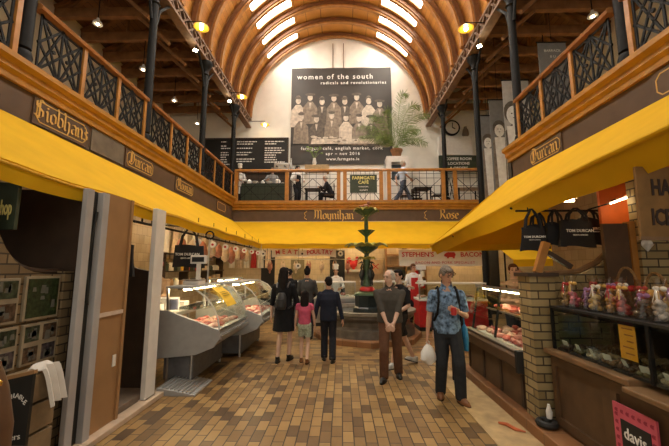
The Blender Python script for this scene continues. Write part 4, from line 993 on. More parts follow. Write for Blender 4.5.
for k in range(7):
    x = -2.5 + k*.45
    t = thing('hanging_chicken', 'plucked bird hanging at the far stall, %s from the left' % ordw(k), 'poultry', (x, 11.85, 1.5), 'plucked birds on the far rail')
    g = MB(); g.ell((x, 11.85, 1.68), (.09, .08, .13)); g.ell((x, 11.83, 1.52), (.035, .035, .06), 10, 6); g.cap((x-.06, 11.85, 1.76), (x-.03, 11.85, 1.9), .03, .012, 8); g.cap((x+.06, 11.85, 1.76), (x+.03, 11.85, 1.9), .03, .012, 8)
    g.build('bird', m_fat if k % 3 else m_joint, t, True); MB().tube([(x, 11.85, 1.88), (x, 11.85, 1.965)], .006, 5).build('string', m_paper, t)
# dark doorways, shelves, boxes at the back
def back_panel(name, x0, x1, z0, z1, m, label, cat):
    return tag(MB().bb(x0, x1, 12.66, 12.715, z0, z1).build(name, m), label, cat)
struct(MB().bb(-.45, .1, 12.68, 12.718, 0, 2.3).build('door_1', m_black)); struct(MB().bb(-3.0, -2.5, 12.68, 12.718, 0, 2.3).build('door_2', m_black)); struct(MB().bb(5.15, 5.75, 12.68, 12.718, 0, 2.3).build('door_3', m_black)); struct(MB().bb(-1.9, -1.4, 12.68, 12.718, 0, 2.0).build('door_4', M('olive door', (.2, .17, .09), .6)))
t = thing('wall_shelf', 'white shelf with red ornament on the far wall left of the fountain', 'shelf', (.35, 12.4, 1.5))
MB().bb(.1, .75, 12.35, 12.71, 1.52, 1.6).build('shelf', m_white2, t)
t = thing('red_rooster', 'bright red bird ornament on the white shelf left of the fountain', 'ornament', (.4, 12.5, 1.6))
g = MB(); g.ell((.4, 12.5, 1.78), (.16, .09, .13)); g.ell((.53, 12.5, 1.95), (.06, .05, .07)); g.cap((.5, 12.5, 1.85), (.53, 12.5, 1.95), .07, .05); g.ell((.26, 12.5, 1.9), (.1, .04, .14)); g.cyl((.42, 12.5, 1.6), (.42, 12.5, 1.7), .05); g.build('body', m_red, t, True); MB().ell((.55, 12.5, 2.03), (.05, .02, .04)).build('comb', m_cart, t, True)
t = thing('picture_board', 'tan board with small red drawing on the far wall behind the bald man', 'picture', (1.2, 12.6, 1.4))
MB().bb(.95, 1.5, 12.62, 12.71, 1.45, 1.95).build('board', M('tan board', (.52, .38, .22)), t); g = MB(); g.bar((1.1, 12.615, 1.6), (1.35, 12.615, 1.8), .03, .01, (0, 1, 0)); g.bar((1.12, 12.615, 1.8), (1.33, 12.615, 1.62), .03, .01, (0, 1, 0)); g.build('drawing', m_cart, t)
t = thing('wall_shelf', 'tall pale shelving unit on the far wall left of the white sign', 'shelf', (1.8, 12.5, 0))
for z in (.9, 1.3, 1.7, 2.1): MB().bb(1.6, 3.0, 12.3, 12.7, z, z+.04).build('shelf', m_ply, t)
for x in (1.6, 2.3, 3.0): MB().bb(x-.02, x+.02, 12.3, 12.7, 0, 2.4).build('upright', m_ply, t)
r = random.Random(8)
for k in range(12):
    x = 1.72 + (k % 6)*.23; z = (.94, 1.34)[k // 6]; h = r.uniform(.16, .28)
    tag(MB().bb(x-.08, x+.08, 12.35, 12.55, z, z+h).build('packet', [m_red, m_paper, m_ply, m_green, m_fat][k % 5], bevel=.008), '%s packet on the far shelving, %s shelf, %s along' % (('red', 'white', 'tan', 'green', 'cream')[k % 5], ('lower', 'upper')[k // 6], ordw(k % 6)), 'packet', 'packets on the far shelving')
t = thing('weighing_scale', 'white pillar scale on the counter between the two walking men', 'scale', (2.15, 9.45, 1.26))
MB().bb(2.06, 2.26, 9.35, 9.55, 1.26, 1.31).build('base', m_whitep, t); MB().bb(2.14, 2.19, 9.46, 9.5, 1.31, 1.62).build('column', m_whitep, t); MB().bb(2.03, 2.3, 9.44, 9.52, 1.6, 1.72).build('display', m_whitep, t, bevel=.01)
t = thing('small_awning', 'small low yellow canopy seen beyond the right awning', 'awning', (6, 9.8, 1.7))
MB().sheet([[(4.75 + 2.6*u, 9.6 + .9*v, 1.88 + .42*v + .06*u) for v in lin(0, 1, 4)] for u in lin(0, 1, 6)], .012).build('canvas', m_yellow, t); MB().sheet([[(4.75 + 2.6*u, 9.6, 1.88+.06*u - .2*w) for w in (0, 1)] for u in lin(0, 1, 6)], .01).build('valance', m_yellow, t)
for x in (4.9, 7.2): MB().cyl((x, 10.4, 0), (x, 10.4, 2.25), .025).build('pole', m_iron, t)
# ================================================================== fountain
m_stone = M('wet dark stone', (.12, .10, .08), .4, var=.3, scale=7, bump=.2); m_stone2 = M('stone rim', (.23, .20, .155), .4, var=.25, scale=8)
m_fgreen = M('fountain green', (.06, .11, .05), .35, var=.4, scale=14); m_fyel = M('fountain leaf gold', (.42, .38, .07), .4, var=.4, scale=14); m_fdark = M('fountain dark', (.02, .028, .03), .3, var=.3)
FX, FY = .62, 8.6
t = thing('fountain', 'tall tiered green iron fountain with leaf bowls and heron figures in a stone basin', 'fountain', (FX, FY, 0))
MB().lathe([(1.32, 0), (1.32, .11), (1.28, .13), (1.1, .13)], (FX, FY, 0), 8).build('step', m_kerb, t)
MB().lathe([(1.14, .13), (1.12, .3), (1.02, .36), (1.02, .46), (1.12, .54), (1.12, .6)], (FX, FY, 0), 32).build('basin', m_stone, t, True)
MB().lathe([(1.12, .6), (1.17, .62), (1.17, .68), (1.0, .68), (.95, .6)], (FX, FY, 0), 32).build('basin_rim', m_stone2, t, True)
MB().cyl((FX, FY, .6), (FX, FY, .62), .97, n=32).build('water', M('dark water', (.02, .025, .02), .05), t)
MB().lathe([(.36, .6), (.34, .68), (.30, .72), (.30, .95), (.34, .99)], (FX, FY, 0), 8).build('pedestal', m_fdark, t)
MB().lathe([(.34, .99), (.32, 1.04), (.2, 1.08)], (FX, FY, 0), 20, 5, .1).build('plant_ring', m_fgreen, t, True)
MB().lathe([(.16, 1.06), (.19, 1.1), (.18, 1.15), (.14, 1.19)], (FX, FY, 0), 20).build('red_collar', m_red, t, True)
MB().lathe([(.13, 1.2), (.08, 1.35), (.07, 1.7), (.10, 1.85), (.06, 1.95), (.06, 2.2)], (FX, FY, 0), 16).build('shaft', m_fgreen, t, True)
for k in range(4):
    a = k*PI/2 + .5; c, s = math.cos(a), math.sin(a); P = lambda r_, z: (FX+r_*c, FY+r_*s, z)
    g = MB(); g.tube([P(.14, 1.22), P(.13, 1.4)], .012, 6); g.tube([P(.17, 1.22), P(.16, 1.4)], .012, 6); g.loft([(FX+.15*c, FY+.15*s, 1.36, .03, .03), (FX+.15*c, FY+.15*s, 1.48, .075, .075), (FX+.13*c, FY+.13*s, 1.6, .05, .05)], 10)
    g.tube([P(.13, 1.56), P(.17, 1.66), P(.13, 1.74), P(.15, 1.8), P(.24, 1.76)], [.035, .025, .02, .025, .006], 8); g.build('heron', m_fdark, t, True)
def leaves(n, r0, r1, z0, z1, droop, w, m, name):
    for k in range(n):
        a = 2*PI*k/n + .2; c, s = math.cos(a), math.sin(a)
        def lf(u, v):
            rr_ = r0 + (r1-r0)*u; ww = w*math.sin(PI*(.12 + .85*u))*(v-.5); z = z0 + (z1-z0)*math.sin(u*PI*.62) - droop*max(0, u-.6)**1.5 + abs(v-.5)*.05
            return (FX + rr_*c - ww*s, FY + rr_*s + ww*c, z)
        MB().sheet([[lf(u, v) for v in lin(0, 1, 5)] for u in lin(0, 1, 8)], .012).build(name, m, t, True)
leaves(6, .06, .22, 1.84, 1.92, .2, .16, m_fyel, 'small_leaf')
MB().lathe([(.06, 2.0), (.14, 2.06), (.26, 2.14), (.28, 2.18), (.1, 2.16)], (FX, FY, 0), 24, 8, .06).build('lower_bowl', m_fgreen, t, True)
leaves(8, .08, .56, 2.02, 2.26, .25, .26, m_fyel, 'bowl_leaf')
MB().lathe([(.055, 2.16), (.04, 2.4), (.05, 2.45)], (FX, FY, 0), 14).build('shaft', m_fgreen, t, True)
MB().lathe([(.04, 2.44), (.1, 2.5), (.2, 2.6), (.06, 2.58)], (FX, FY, 0), 24, 6, .12).build('middle_cup', m_fgreen, t, True)
MB().lathe([(.05, 2.55), (.055, 2.7), (.045, 2.95), (.08, 3.0)], (FX, FY, 0), 14).build('shaft', m_fgreen, t, True)
MB().lathe([(.06, 2.94), (.14, 3.0), (.26, 3.08), (.28, 3.11), (.08, 3.09)], (FX, FY, 0), 24, 6, .1).build('top_bowl', m_fgreen, t, True)
leaves(6, .08, .33, 2.96, 3.16, .3, .22, m_fyel, 'top_leaf')
g = MB(); g.ell((FX, FY, 3.2), (.1, .08, .08)); g.ell((FX+.07, FY, 3.3), (.05, .04, .05)); g.cyl((FX, FY, 3.06), (FX, FY, 3.16), .03); g.ell((FX-.1, FY, 3.22), (.09, .03, .025)); g.cyl((FX+.11, FY, 3.3), (FX+.16, FY, 3.29), .012, .003)
g.build('finial_bird', M('rust brown finial', (.30, .11, .05), .5), t, True)

# shelves of goods on the left tiled wall
t = thing('wall_shelf', 'three tier dark wall shelf behind the deli counters', 'shelf', (-4.45, 10, 1.2))
for z in (1.15, 1.55, 2.0): MB().bb(-4.6, -4.3, 8.3, 12.4, z, z+.03).build('shelf', m_darkwood, t)
for y in (8.3, 9.6, 11, 12.37): MB().bb(-4.6, -4.33, y, y+.03, 1.05, 2.03).build('bracket', m_darkwood, t)
r = random.Random(77); CC = [('red', m_red), ('white', m_paper), ('tan', m_ply), ('green', m_green), ('cream', m_fat), ('yellow', m_shade)]
for k in range(26):
    row = k // 13; y = 8.5 + (k % 13)*.3 + r.uniform(-.04, .04); z = (1.18, 1.58)[row]; nm, mm = CC[r.randrange(6)]; h = r.uniform(.14, .26); w = r.uniform(.06, .1)
    if k % 3: o = MB().lathe([(w, 0), (w, h*.75), (w*.6, h*.85), (w*.6, h)], (-4.45, y, z), 14).build('jar', mm, None, True)
    else: o = MB().bb(-4.55, -4.35, y-w, y+w, z, z+h).build('packet', mm, bevel=.006)
    tag(o, '%s %s on the left wall shelf, %s row, %s along' % (nm, 'jar' if k % 3 else 'packet', ('lower', 'middle')[row], ordw(k % 13)), 'jar' if k % 3 else 'packet', 'goods on the left wall shelf')
for k in range(6):
    x = -4.1 + k*.27
    t = thing('hanging_apron', 'cream cloth hanging on the far left back wall, %s from the left' % ordw(k), 'cloth', (x, 12.65, 1.3), 'cloths on the far left back wall')
    MB().sheet([[(x+(v-.5)*(.17+.05*u), 12.66+.012*math.sin(v*14+k), 2.3-u*.65) for v in lin(0, 1, 8)] for u in lin(0, 1, 5)], .01).build('cloth', (m_paper, m_fat, m_paper, m_cart, m_paper, m_fat)[k], t, True)
    MB().tube([(x-.05, 12.68, 2.3), (x, 12.7, 2.37), (x+.05, 12.68, 2.3)], .006, 5).build('loop', m_paper, t)
# ================================================================== right row of stalls
# meat counter
t = thing('meat_counter', 'brown fronted meat counter with glass case on the right, beyond the brick pillar', 'display counter', (2.4, 4.8, .12))
MB().bb(2.0, 2.9, 3.98, 5.62, .12, .52).build('base', m_counter, t)
g = MB()
for y in (3.98, 4.5, 5.02, 5.56): g.bb(1.985, 2.0, y, y+.05, .14, .52)
g.build('front_batten', m_darkwood, t)
MB().prism([(1.93, .55), (1.93, .66), (1.98, .71), (2.06, .71), (2.06, .52), (1.97, .52)], 'y', 3.98, 5.64).build('rim', m_counter, t)
MB().bb(1.95, 2.05, 3.98, 5.64, .71, .725).build('rim_top', m_steel, t)
MB().bb(1.92, 2.16, 3.93, 4.0, .5, .74).build('end_bracket', m_black, t, bevel=.008)
MB().bb(2.06, 2.9, 4.0, 5.6, .52, .7).build('bed', m_tray, t)
MB().sheet([[(x, y, z) for y in (4.0, 4.8, 5.6)] for x, z in ((2.0, .725), (2.02, .95), (2.1, 1.2), (2.2, 1.36))], .008).build('front_glass', m_glass, t, True)
MB().bb(2.15, 2.6, 4.0, 5.6, 1.36, 1.385).build('top_shelf', m_glass, t); MB().bb(2.14, 2.17, 4.0, 5.6, 1.35, 1.39).build('top_trim', m_steel, t)
MB().bb(2.3, 2.6, 4.02, 5.58, 1.02, 1.035).build('glass_shelf', m_glass, t); MB().bb(2.29, 2.31, 4.02, 5.58, 1.015, 1.04).build('shelf_trim', m_steel, t)
for y in (4.02, 4.8, 5.58): MB().bar((2.06, y, .7), (2.18, y, 1.38), .025).build('glass_post', m_iron, t)
MB().bar((2.25, 4.05, 1.335), (2.25, 5.55, 1.335), .03).build('strip_light', m_tube, t)
meats(2.1, 2.75, 4.08, 5.55, lambda x: .70, 4, 8, 'red cut of meat on the bed of the right hand meat counter', 'cuts in the right meat counter', 21)
meats(2.33, 2.58, 4.1, 5.5, lambda x: 1.035, 2, 6, 'cut of meat on the glass shelf of the right hand meat counter', 'cuts on the right glass shelf', 22)
# brick pillar and swooping wall
t = thing('brick_pillar', 'buff brick pillar between the meat counter and the chocolate kiosk', 'pillar', (2.05, 3.82, .12))
MB().bb(1.98, 2.24, 3.68, 3.92, .12, 1.56).build('shaft', m_ybrick, t); MB().bb(1.95, 2.27, 3.65, 3.95, 1.56, 1.6).build('cap', m_darkwood, t)
t = thing('brick_wall', 'buff brick half wall rising in a curve behind the chocolate kiosk', 'wall', (2.9, 3.85, .12))
MB().prism([(2.24, .12), (3.5, .12), (3.5, 2.3), (3.2, 2.05), (3.0, 1.85), (2.8, 1.68), (2.6, 1.59), (2.24, 1.56)], 'y', 3.78, 3.92).build('brickwork', m_ybrick, t)
g = MB(); g.tube([(2.24, 3.85, 1.58), (2.6, 3.85, 1.61), (2.8, 3.85, 1.70), (3.0, 3.85, 1.87), (3.2, 3.85, 2.07), (3.5, 3.85, 2.32)], .035); g.build('coping', m_countertop, t, True)
t = thing('timber_prop', 'short leaning wooden post standing on the brick pillar', 'post', (2.15, 3.8, 1.6))
MB().bar((2.13, 3.8, 1.6), (2.25, 3.8, 1.93), .075, .06, (0, 1, 0)).build('post', m_orange, t); MB().bar((2.26, 3.8, 1.82), (2.5, 3.8, 1.66), .05, .05, (0, 1, 0)).build('brace', m_darkwood, t)
# chocolate kiosk counter
t = thing('kiosk_counter', 'dark brown panelled kiosk counter in the right foreground', 'counter', (2.5, 2.4, .12))
MB().bb(2.12, 2.95, .5, 3.6, .12, .8).build('body', m_counter, t)
MB().bb(2.05, 3.0, 2.62, 3.66, .8, .85).build('counter_top', m_countertop, t, bevel=.01)
MB().bb(2.0, 3.0, .45, 2.62, .77, .81).build('counter_top', m_countertop, t, bevel=.01)
for ya, yb in ((2.95, 3.55), (2.2, 2.8), (1.4, 2.05), (.6, 1.25)):
    g = MB()
    for b_ in ((ya-.09, ya, .14, .78), (yb, yb+.06, .14, .78), (ya, yb, .14, .22), (ya, yb, .7, .78)): g.bb(2.095, 2.12, b_[0], b_[1], b_[2], b_[3])
    g.build('panel_frame', m_counter, t)
MB().bb(2.08, 2.1, 2.3, 2.33, .64, .76).build('handle', m_black, t)
t = thing('kiosk_poster', 'pink patterned poster with dark centre and white word on the kiosk front', 'poster', (2.09, 2.44, .2))
MB().bb(2.075, 2.09, 2.45, 2.82, .13, .64).build('sheet', M('pink poster', (.62, .11, .16), .5, var=.15), t)
MB().bb(2.07, 2.076, 2.5, 2.75, .13, .54).build('dark_centre', m_black, t)
g = MB(); m_maroon = M('maroon pattern', (.30, .02, .05), .5)
for k in range(7):
    for y, z in ((2.48+k*.05, .592), (2.785, .56-k*.055), (2.475, .53-k*.055)):
        g.face([(2.074-.0002*k, y+.014*math.cos(a)*(1+.5*math.cos(3*a)), z+.02*math.sin(a)*(1+.4*math.cos(2*a))) for a in lin(0, 2*PI*.96, 14)])
g.build('printed_pattern', m_maroon, t)
text('davis', .115, m_letterw, frame(V((2.068, 2.63, .45)), (0, -1, 0), (0, 0, 1)), t, bold=.001, sx=.85)
t = thing('kiosk_glass_case', 'glass display case of chocolates on the dark brown kiosk counter', 'display case', (2.5, 3.0, .85))
z0, z1 = .85, 1.25
MB().bb(2.13, 2.14, 2.0, 3.6, z0, z1).build('front_glass', m_glass, t); MB().bb(2.14, 2.9, 3.59, 3.6, z0, z1).build('end_glass', m_glass, t)
MB().bb(2.12, 2.92, 1.95, 3.61, z1, z1+.02).build('top_glass', m_black, t); MB().bb(2.2, 2.85, 2.0, 3.58, 1.05, 1.06).build('shelf', m_glass, t)
for y in (1.98, 2.5, 3.6): MB().bb(2.125, 2.15, y-.012, y+.012, z0, z1).build('corner_post', m_iron, t)
MB().bb(2.14, 2.16, 1.98, 3.6, z1-.03, z1).build('top_frame', m_iron, t); MB().bb(2.85, 2.9, 1.98, 3.6, z0, z1).build('back', m_darkwood, t)
m_choc = [M('chocolate %d' % k, c, .35, var=.3, scale=20) for k, c in enumerate(((.09, .04, .02), (.20, .10, .045), (.45, .33, .2), (.16, .12, .05)))]
r = random.Random(31)
n = 0
for j in range(2):
    for k in range(9):
        y = 2.08 + k*.175; x = 2.27 + j*.32; n += 1
        tr = thing('chocolate_tray', 'tray of %s chocolates in the kiosk case, %s row, %s from the near end' % (('dark', 'brown', 'cream', 'olive')[(k+j) % 4], ('front', 'back')[j], ordw(k)), 'tray', (x, y, .85), 'chocolate trays in the kiosk case')
        MB().bb(x-.13, x+.13, y-.075, y+.075, .851, .87).build('tray', m_black, tr)
        g = MB()
        for a in range(4):
            for b in range(3): g.ell((x-.09+a*.06+r.uniform(-.008, .008), y-.045+b*.045, .888), (.026, .02, .02), 8, 5)
        g.build('chocolates', m_choc[(k+j) % 4], tr, True)
        if j == 0:
            tg = MB().box((x-.1, y, .925), (.006, .06, .05), (0, -.35, r.uniform(-.3, .3))).build('price_card', m_paper, tr)
t = thing('shop_notice', 'orange paper notice taped inside the kiosk glass case', 'notice', (2.15, 2.72, .95))
MB().bb(2.142, 2.146, 2.62, 2.77, .97, 1.22).build('sheet', M('orange paper', (.85, .38, .02), .6, var=.05), t)
g = MB()
for k in range(5): g.bb(2.1405, 2.142, 2.64, 2.74 - .02*(k % 3), 1.19-.045*k, 1.2-.045*k)
g.build('writing', M('brown writing', (.4, .12, .01)), t)
for k, (y, z, h, c) in enumerate(((2.36, .98, .22, M('maroon box', (.09, .02, .02))), (2.2, .9, .3, M('brown carton', (.2, .13, .07))))):
    tag(MB().bb(2.2, 2.5, y-.07, y+.07, .93, .93+h).build('chocolate_box', c, bevel=.006), ('maroon box standing in the kiosk case right of the orange notice', 'brown box at the right edge of the kiosk glass case')[k], 'box')
for k, (y, z, h, c) in enumerate(((2.36, .98, .22, 0), (2.2, .9, .3, 0))):
    tag(MB().bb(2.22, 2.48, y-.06, y+.06, .871, .93).build('chocolate_box', m_choc[k+1], bevel=.005), ('flat chocolate box under the maroon box in the kiosk case', 'flat chocolate box under the brown box in the kiosk case')[k], 'box')
# gift bags, baskets and boxes on the case
m_cello = glass('cellophane', (.95, .92, .88), .15, .15); ZT = 1.27
BC = [(.50, .33, .12), (.32, .06, .05), (.16, .07, .20), (.36, .33, .29), (.42, .22, .05), (.42, .10, .13), (.12, .075, .05), (.50, .38, .16)]
for k in range(16):
    r = random.Random(100+k)
    y = 3.53 - (k % 8)*.145 + r.uniform(-.02, .02); x = 2.24 + (k // 8)*.25 + r.uniform(-.03, .03); s = r.uniform(.85, 1.15)
    ci = (k*5+k//8) % 8; nm = ('tan', 'red', 'purple', 'silver', 'amber', 'pink', 'brown', 'gold')[ci]
    t = thing('gift_bag', 'cellophane bag of %s sweets on the kiosk case, %s row, %s from the far end' % (nm, ('front', 'back')[k//8], ordw(k % 8)), 'gift bag', (x, y, ZT), 'cellophane gift bags on the kiosk case')
    c = M('gift %s %d' % (nm, k), BC[ci], .35, var=.5, scale=40)
    g = MB()
    for q in range(10): g.ell((x+r.uniform(-.035, .035), y+r.uniform(-.035, .035), ZT+.03+.012*q), (.028, .026, .024), 8, 5)
    g.build('sweets', c, t, True)
    MB().loft([(x, y, ZT, .065*s, .06*s), (x, y, ZT+.1, .07*s, .065*s), (x, y, ZT+.17*s, .045, .04), (x, y, ZT+.2*s, .016, .016), (x, y, ZT+.27*s, .05, .045)], 9).build('wrapper', m_cello, t, True)
    g = MB()
    for sg in (-1, 1): g.ell((x+.01, y+sg*.028, ZT+.205*s), (.012, .03, .018), 8, 5); g.bar((x-.02, y, ZT+.2*s), (x-.035, y+sg*.02, ZT+.12*s), .012, .004)
    g.build('bow', [m_cart, m_gilt, M('mauve ribbon', (.4, .2, .45)), m_paper][k % 4], t, True)
m_wick = M('wicker', (.36, .22, .09), .7, var=.4, scale=60)
for k, (x, y, s) in enumerate(((2.78, 3.45, 1.2), (2.76, 3.12, 1.05), (2.8, 2.8, 1.0))):
    t = thing('gift_basket', 'handled wicker gift basket at the back of the kiosk case, %s from the far end' % ordw(k), 'basket', (x, y, ZT), 'wicker baskets on the kiosk case')
    MB().lathe([(.07*s, 0), (.11*s, .12*s), (.12*s, .13*s), (.1*s, .12*s), (.06*s, .02)], (x, y, ZT), 14).build('basket', m_wick, t, True)
    MB().tube([(x+.02, y+.11*s*math.cos(a), ZT+.12*s+.2*s*math.sin(a)) for a in lin(0, PI, 12)], .012, 6).build('handle', m_wick, t, True)
    g = MB(); r = random.Random(k)
    for q in range(9): g.ell((x+r.uniform(-.06, .06)*s, y+r.uniform(-.06, .06)*s, ZT+.13*s+r.uniform(0, .06)), (.035, .035, .03), 8, 5)
    g.build('sweets', [m_cart, m_gilt, m_paper][k], t, True)
    MB().ell((x-.1*s, y, ZT+.14*s), (.02, .05, .035), 10, 6).build('bow', m_cart if k else m_gilt, t, True)
for k, (x, y) in enumerate(((2.62, 2.72), (2.62, 2.62), (2.45, 2.35))):
    tag(MB().bb(x-.05, x+.05, y-.04, y+.04, ZT, ZT+(.3, .3, .1)[k]).build('gift_box', m_paper if k < 2 else m_gilt, bevel=.004), ('white box standing among the gift bags, farther of two', 'white box standing among the gift bags, nearer of two', 'flat gold box at the near end of the kiosk gift bags')[k], 'box')
t = thing('glass_jar', 'clear glass jar at the right edge on the kiosk counter', 'jar', (2.1, 2.2, .81))
MB().lathe([(.07, 0), (.075, .03), (.06, .06), (.08, .12), (.08, .22), (.06, .25)], (2.07, 2.13, .81), 20).build('jar', m_glass, t, True); MB().cyl((2.07, 2.13, 1.06), (2.07, 2.13, 1.08), .065).build('lid', m_steel, t)
# back of the kiosk
t = thing('wooden_sign', 'brown wooden board with dark capitals hanging at the right edge of the photo', 'sign', (2.5, 2.6, 1.88))
m4 = Matrix.Translation((2.27, 2.6, 2.43)) @ Matrix.Rotation(.03, 4, 'Y')
MB().bb(0, .6, 0, .025, -.55, 0).xf(m4).build('board', M('sign wood', (.22, .115, .032), .6, var=.25, scale=6), t, bevel=.004)
MB().bb(-.01, .6, -.01, .03, -.57, -.545).xf(m4).build('ledge', m_countertop, t)
for s, z in (('HA', -.17), ('ICE', -.4)): text(s, .17, m_letterd, m4 @ frame(V((.1 if s == 'HA' else .085, -.004, z)), (1, 0, 0), (0, 0, 1)), t, 'lettering', 'LEFT', .006, sx=.62)
g = MB(); g.bar((2.35, 2.61, 2.42), (2.35, 2.61, 2.6), .012); g.bar((2.8, 2.61, 2.42), (2.8, 2.61, 2.95), .012); g.build('hanger', m_iron, t)
struct(MB().prism([(3.02, 2.1), (4.5, 2.1), (4.5, 3.5), (3.7, 3.45), (3.02, 3.0)], 'y', 3.98, 4.02).build('wall_right_orange', M('orange stall panel', (.62, .12, .015), .6, var=.08)))
struct(MB().bb(4.5, 4.6, -.4, 7.4, .12, 3.5).build('wall_right_stalls', m_tile))
struct(MB().bb(2.2, 4.5, 7.2, 7.26, .12, 2.0).build('wall_right_yellow', M('yellow stall wall', (.62, .40, .10), .7, var=.1))) if False else None
t = thing('plank_door', 'narrow dark brown wooden door below the orange panel', 'door', (2.98, 3.7, .12))
MB().bb(2.78, 3.04, 3.66, 3.7, .12, 2.12).build('leaf', M('door wood', (.10, .05, .02), .5), t); MB().bb(3.04, 3.1, 3.64, 3.72, .12, 2.14).build('jamb', m_orange, t); MB().bb(2.99, 3.02, 3.63, 3.66, 1.1, 1.2).build('handle', m_steel, t)
struct(MB().bb(3.1, 4.5, 3.6, 3.7, .12, 2.6).build('wall_right_brick', m_ybrick))
t = thing('hanging_heart', 'small pale heart ornament hanging on the brick beside the wooden sign', 'ornament', (3.1, 3.58, 1.85))
g = MB(); g.ell((3.13, 3.585, 1.9), (.035, .015, .04)); g.ell((3.18, 3.585, 1.9), (.035, .015, .04)); g.cyl((3.155, 3.585, 1.82), (3.155, 3.585, 1.89), .004, .055, 12); g.build('heart', m_paper, t, True); MB().bar((3.155, 3.59, 1.92), (3.155, 3.59, 2.1), .006).build('string', m_paper, t)
t = thing('hanging_rail', 'iron rail under the right awning carrying the black tote bags', 'rail', (2.7, 4.2, 2.4))
MB().tube([(2.15, 4.2, 2.35), (3.6, 4.2, 2.35)], .012).build('bar', m_iron, t)
for x in (2.3, 3.3): MB().bar((x, 4.2, 2.35), (x, 4.2, 2.41 + (x-2.2)*.7), .012).build('hanger', m_iron, t)
TB = [(2.16, 2.46, 4.14, 1.85, 2.14, True), (2.3, 2.58, 4.26, 1.9, 2.18, False), (2.48, 2.76, 4.2, 1.92, 2.2, False), (2.6, 3.02, 4.1, 1.90, 2.22, True), (2.9, 3.22, 4.22, 1.94, 2.26, True)]
for k, (a, b, y, z0, z1, wd) in enumerate(TB): tote(a, b, y, z0, z1, 'black tote bag hanging under the right awning, %s from the left' % ordw(k), 2.36, wd, (-.25, 0, .2, 0, .1)[k])
t = thing('fluorescent_light', 'lit tube light under the right awning behind the tote bags', 'lamp', (3.2, 4.6, 2.45), 'tube lights inside the stalls')
MB().bb(2.7, 3.3, 4.75, 4.85, 2.62, 2.67).build('housing', m_whitep, t); MB().cyl((2.72, 4.8, 2.6), (3.28, 4.8, 2.6), .022).build('tube', m_tube, t)
for x in (2.8, 3.2): MB().bar((x, 4.8, 2.67), (x, 4.8, 2.79 if x < 3 else 3.05), .01).build('rod', m_iron, t)
t = thing('light_strip', 'slanting bright strip lamp in front of the orange panel', 'lamp', (3.1, 3.75, 2.4))
MB().bar((2.95, 3.74, 2.35), (3.36, 3.74, 2.5), .012).build('tube', m_tube, t); MB().bar((2.95, 3.755, 2.36), (3.36, 3.755, 2.51), .03, .02).build('housing', m_whitep, t)
MB().bar((2.72, 3.76, 2.29), (2.96, 3.76, 2.36), .016).build('arm', m_iron, t); MB().bar((3.15, 3.77, 2.43), (3.15, 3.98, 2.43), .014).build('wall_bracket', m_iron, t)
struct(MB().bb(2.55, 5.3, 3.4, 3.46, 2.56, 2.63).build('trim_7', m_black))
# floor clutter
t = thing('rubber_ring', 'small black rubber ring lying on the kerb beside the brick pillar', 'ring', (2.0, 3.55, .12))
MB().tube([(1.99+.07*math.cos(a), 3.58+.07*math.sin(a), .155) for a in lin(0, 2*PI, 18)], .032, 8).build('ring', m_black, t, True)
tag(MB().lathe([(.025, 0), (.03, .06), (.014, .11), (.012, .13)], (2.03, 3.6, .19), 12).build('plastic_bottle', m_paper, None, True), 'small whitish bottle standing in the black ring by the pillar', 'bottle')
tag(MB().tube([(1.66, 3.9, .02), (1.72, 3.84, .03), (1.76, 3.74, .025), (1.84, 3.7, .02)], [.012, .018, .018, .006], 6).build('torn_strip', M('red strip', (.5, .12, .04)), None, True), 'small torn reddish strip lying on the pale floor border at right', 'litter')
# ================================================================== people
def ik(a, b, l1, l2, hint):
    a, b = V(a), V(b); d = b-a; L = min(d.length, (l1+l2)*.999); n = d.normalized()
    x = (l1*l1 - l2*l2 + L*L)/(2*L); h = math.sqrt(max(0, l1*l1 - x*x))
    hv = V(hint); hv = (hv - n*hv.dot(n)); hv = hv.normalized() if hv.length > 1e-4 else V((0, 1, 0))
    return a + n*x + hv*h, a + n*L
def remesh(g, name, mat, parent, T, vox=.012, it=3, ext=None):
    g.xf(T)
    me = bpy.data.meshes.new(name); bmesh.ops.recalc_face_normals(g.b, faces=g.b.faces); g.b.to_mesh(me); g.b.free()
    o = bpy.data.objects.new(name, me); COL.objects.link(o)
    m = o.modifiers.new('r', 'REMESH'); m.mode = 'VOXEL'; m.voxel_size = vox
    if it: s = o.modifiers.new('s', 'SMOOTH'); s.factor = .5; s.iterations = it
    dg = bpy.context.evaluated_depsgraph_get(); me2 = bpy.data.meshes.new_from_object(o.evaluated_get(dg))
    bpy.data.objects.remove(o); bpy.data.meshes.remove(me)
    for p in me2.polygons: p.use_smooth = True
    return link(name, me2, mat, parent)
m_skin = M('skin', (.58, .33, .22), .5, var=.08, scale=6); m_skin2 = M('pale skin', (.66, .42, .31), .5, var=.08, scale=6)
m_eye = M('eye', (.03, .02, .02), .2); m_lip = M('lips', (.42, .16, .13), .5)
def hand(g, wr, d, palm, curl, side):
    """five separate fingers; d = direction of the fingers, palm = palm normal"""
    d = V(d).normalized(); p = V(palm); p = (p - d*p.dot(d)).normalized(); s = d.cross(p)*side
    c = wr + d*.05
    for k in range(4):
        q0 = c + s*(.030-.020*k) - d*.045; q1 = c + s*(.033-.022*k) + d*.038
        g.cap(q0, q1, .013, .0115, 8)
    for k, L in enumerate((.068, .076, .07, .056)):
        a = c + s*(.034-.0225*k) + d*.038; ang = curl*.55
        for j, f in enumerate((.45, .32, .23)):
            e = d*math.cos(ang) + p*math.sin(ang); b = a + e*L*f; g.cap(a, b, .0095-.001*j, .009-.001*j, 7); a = b; ang += curl*.6
    a = c + s*.032 - d*.03; e = (d*.6 + s*.75 + p*.35).normalized(); b = a + e*.04; g.cap(a, b, .014, .011, 7)
    e = (d*.85 + s*.25 + p*.45).normalized(); g.cap(b, b + e*.032, .011, .009, 7)
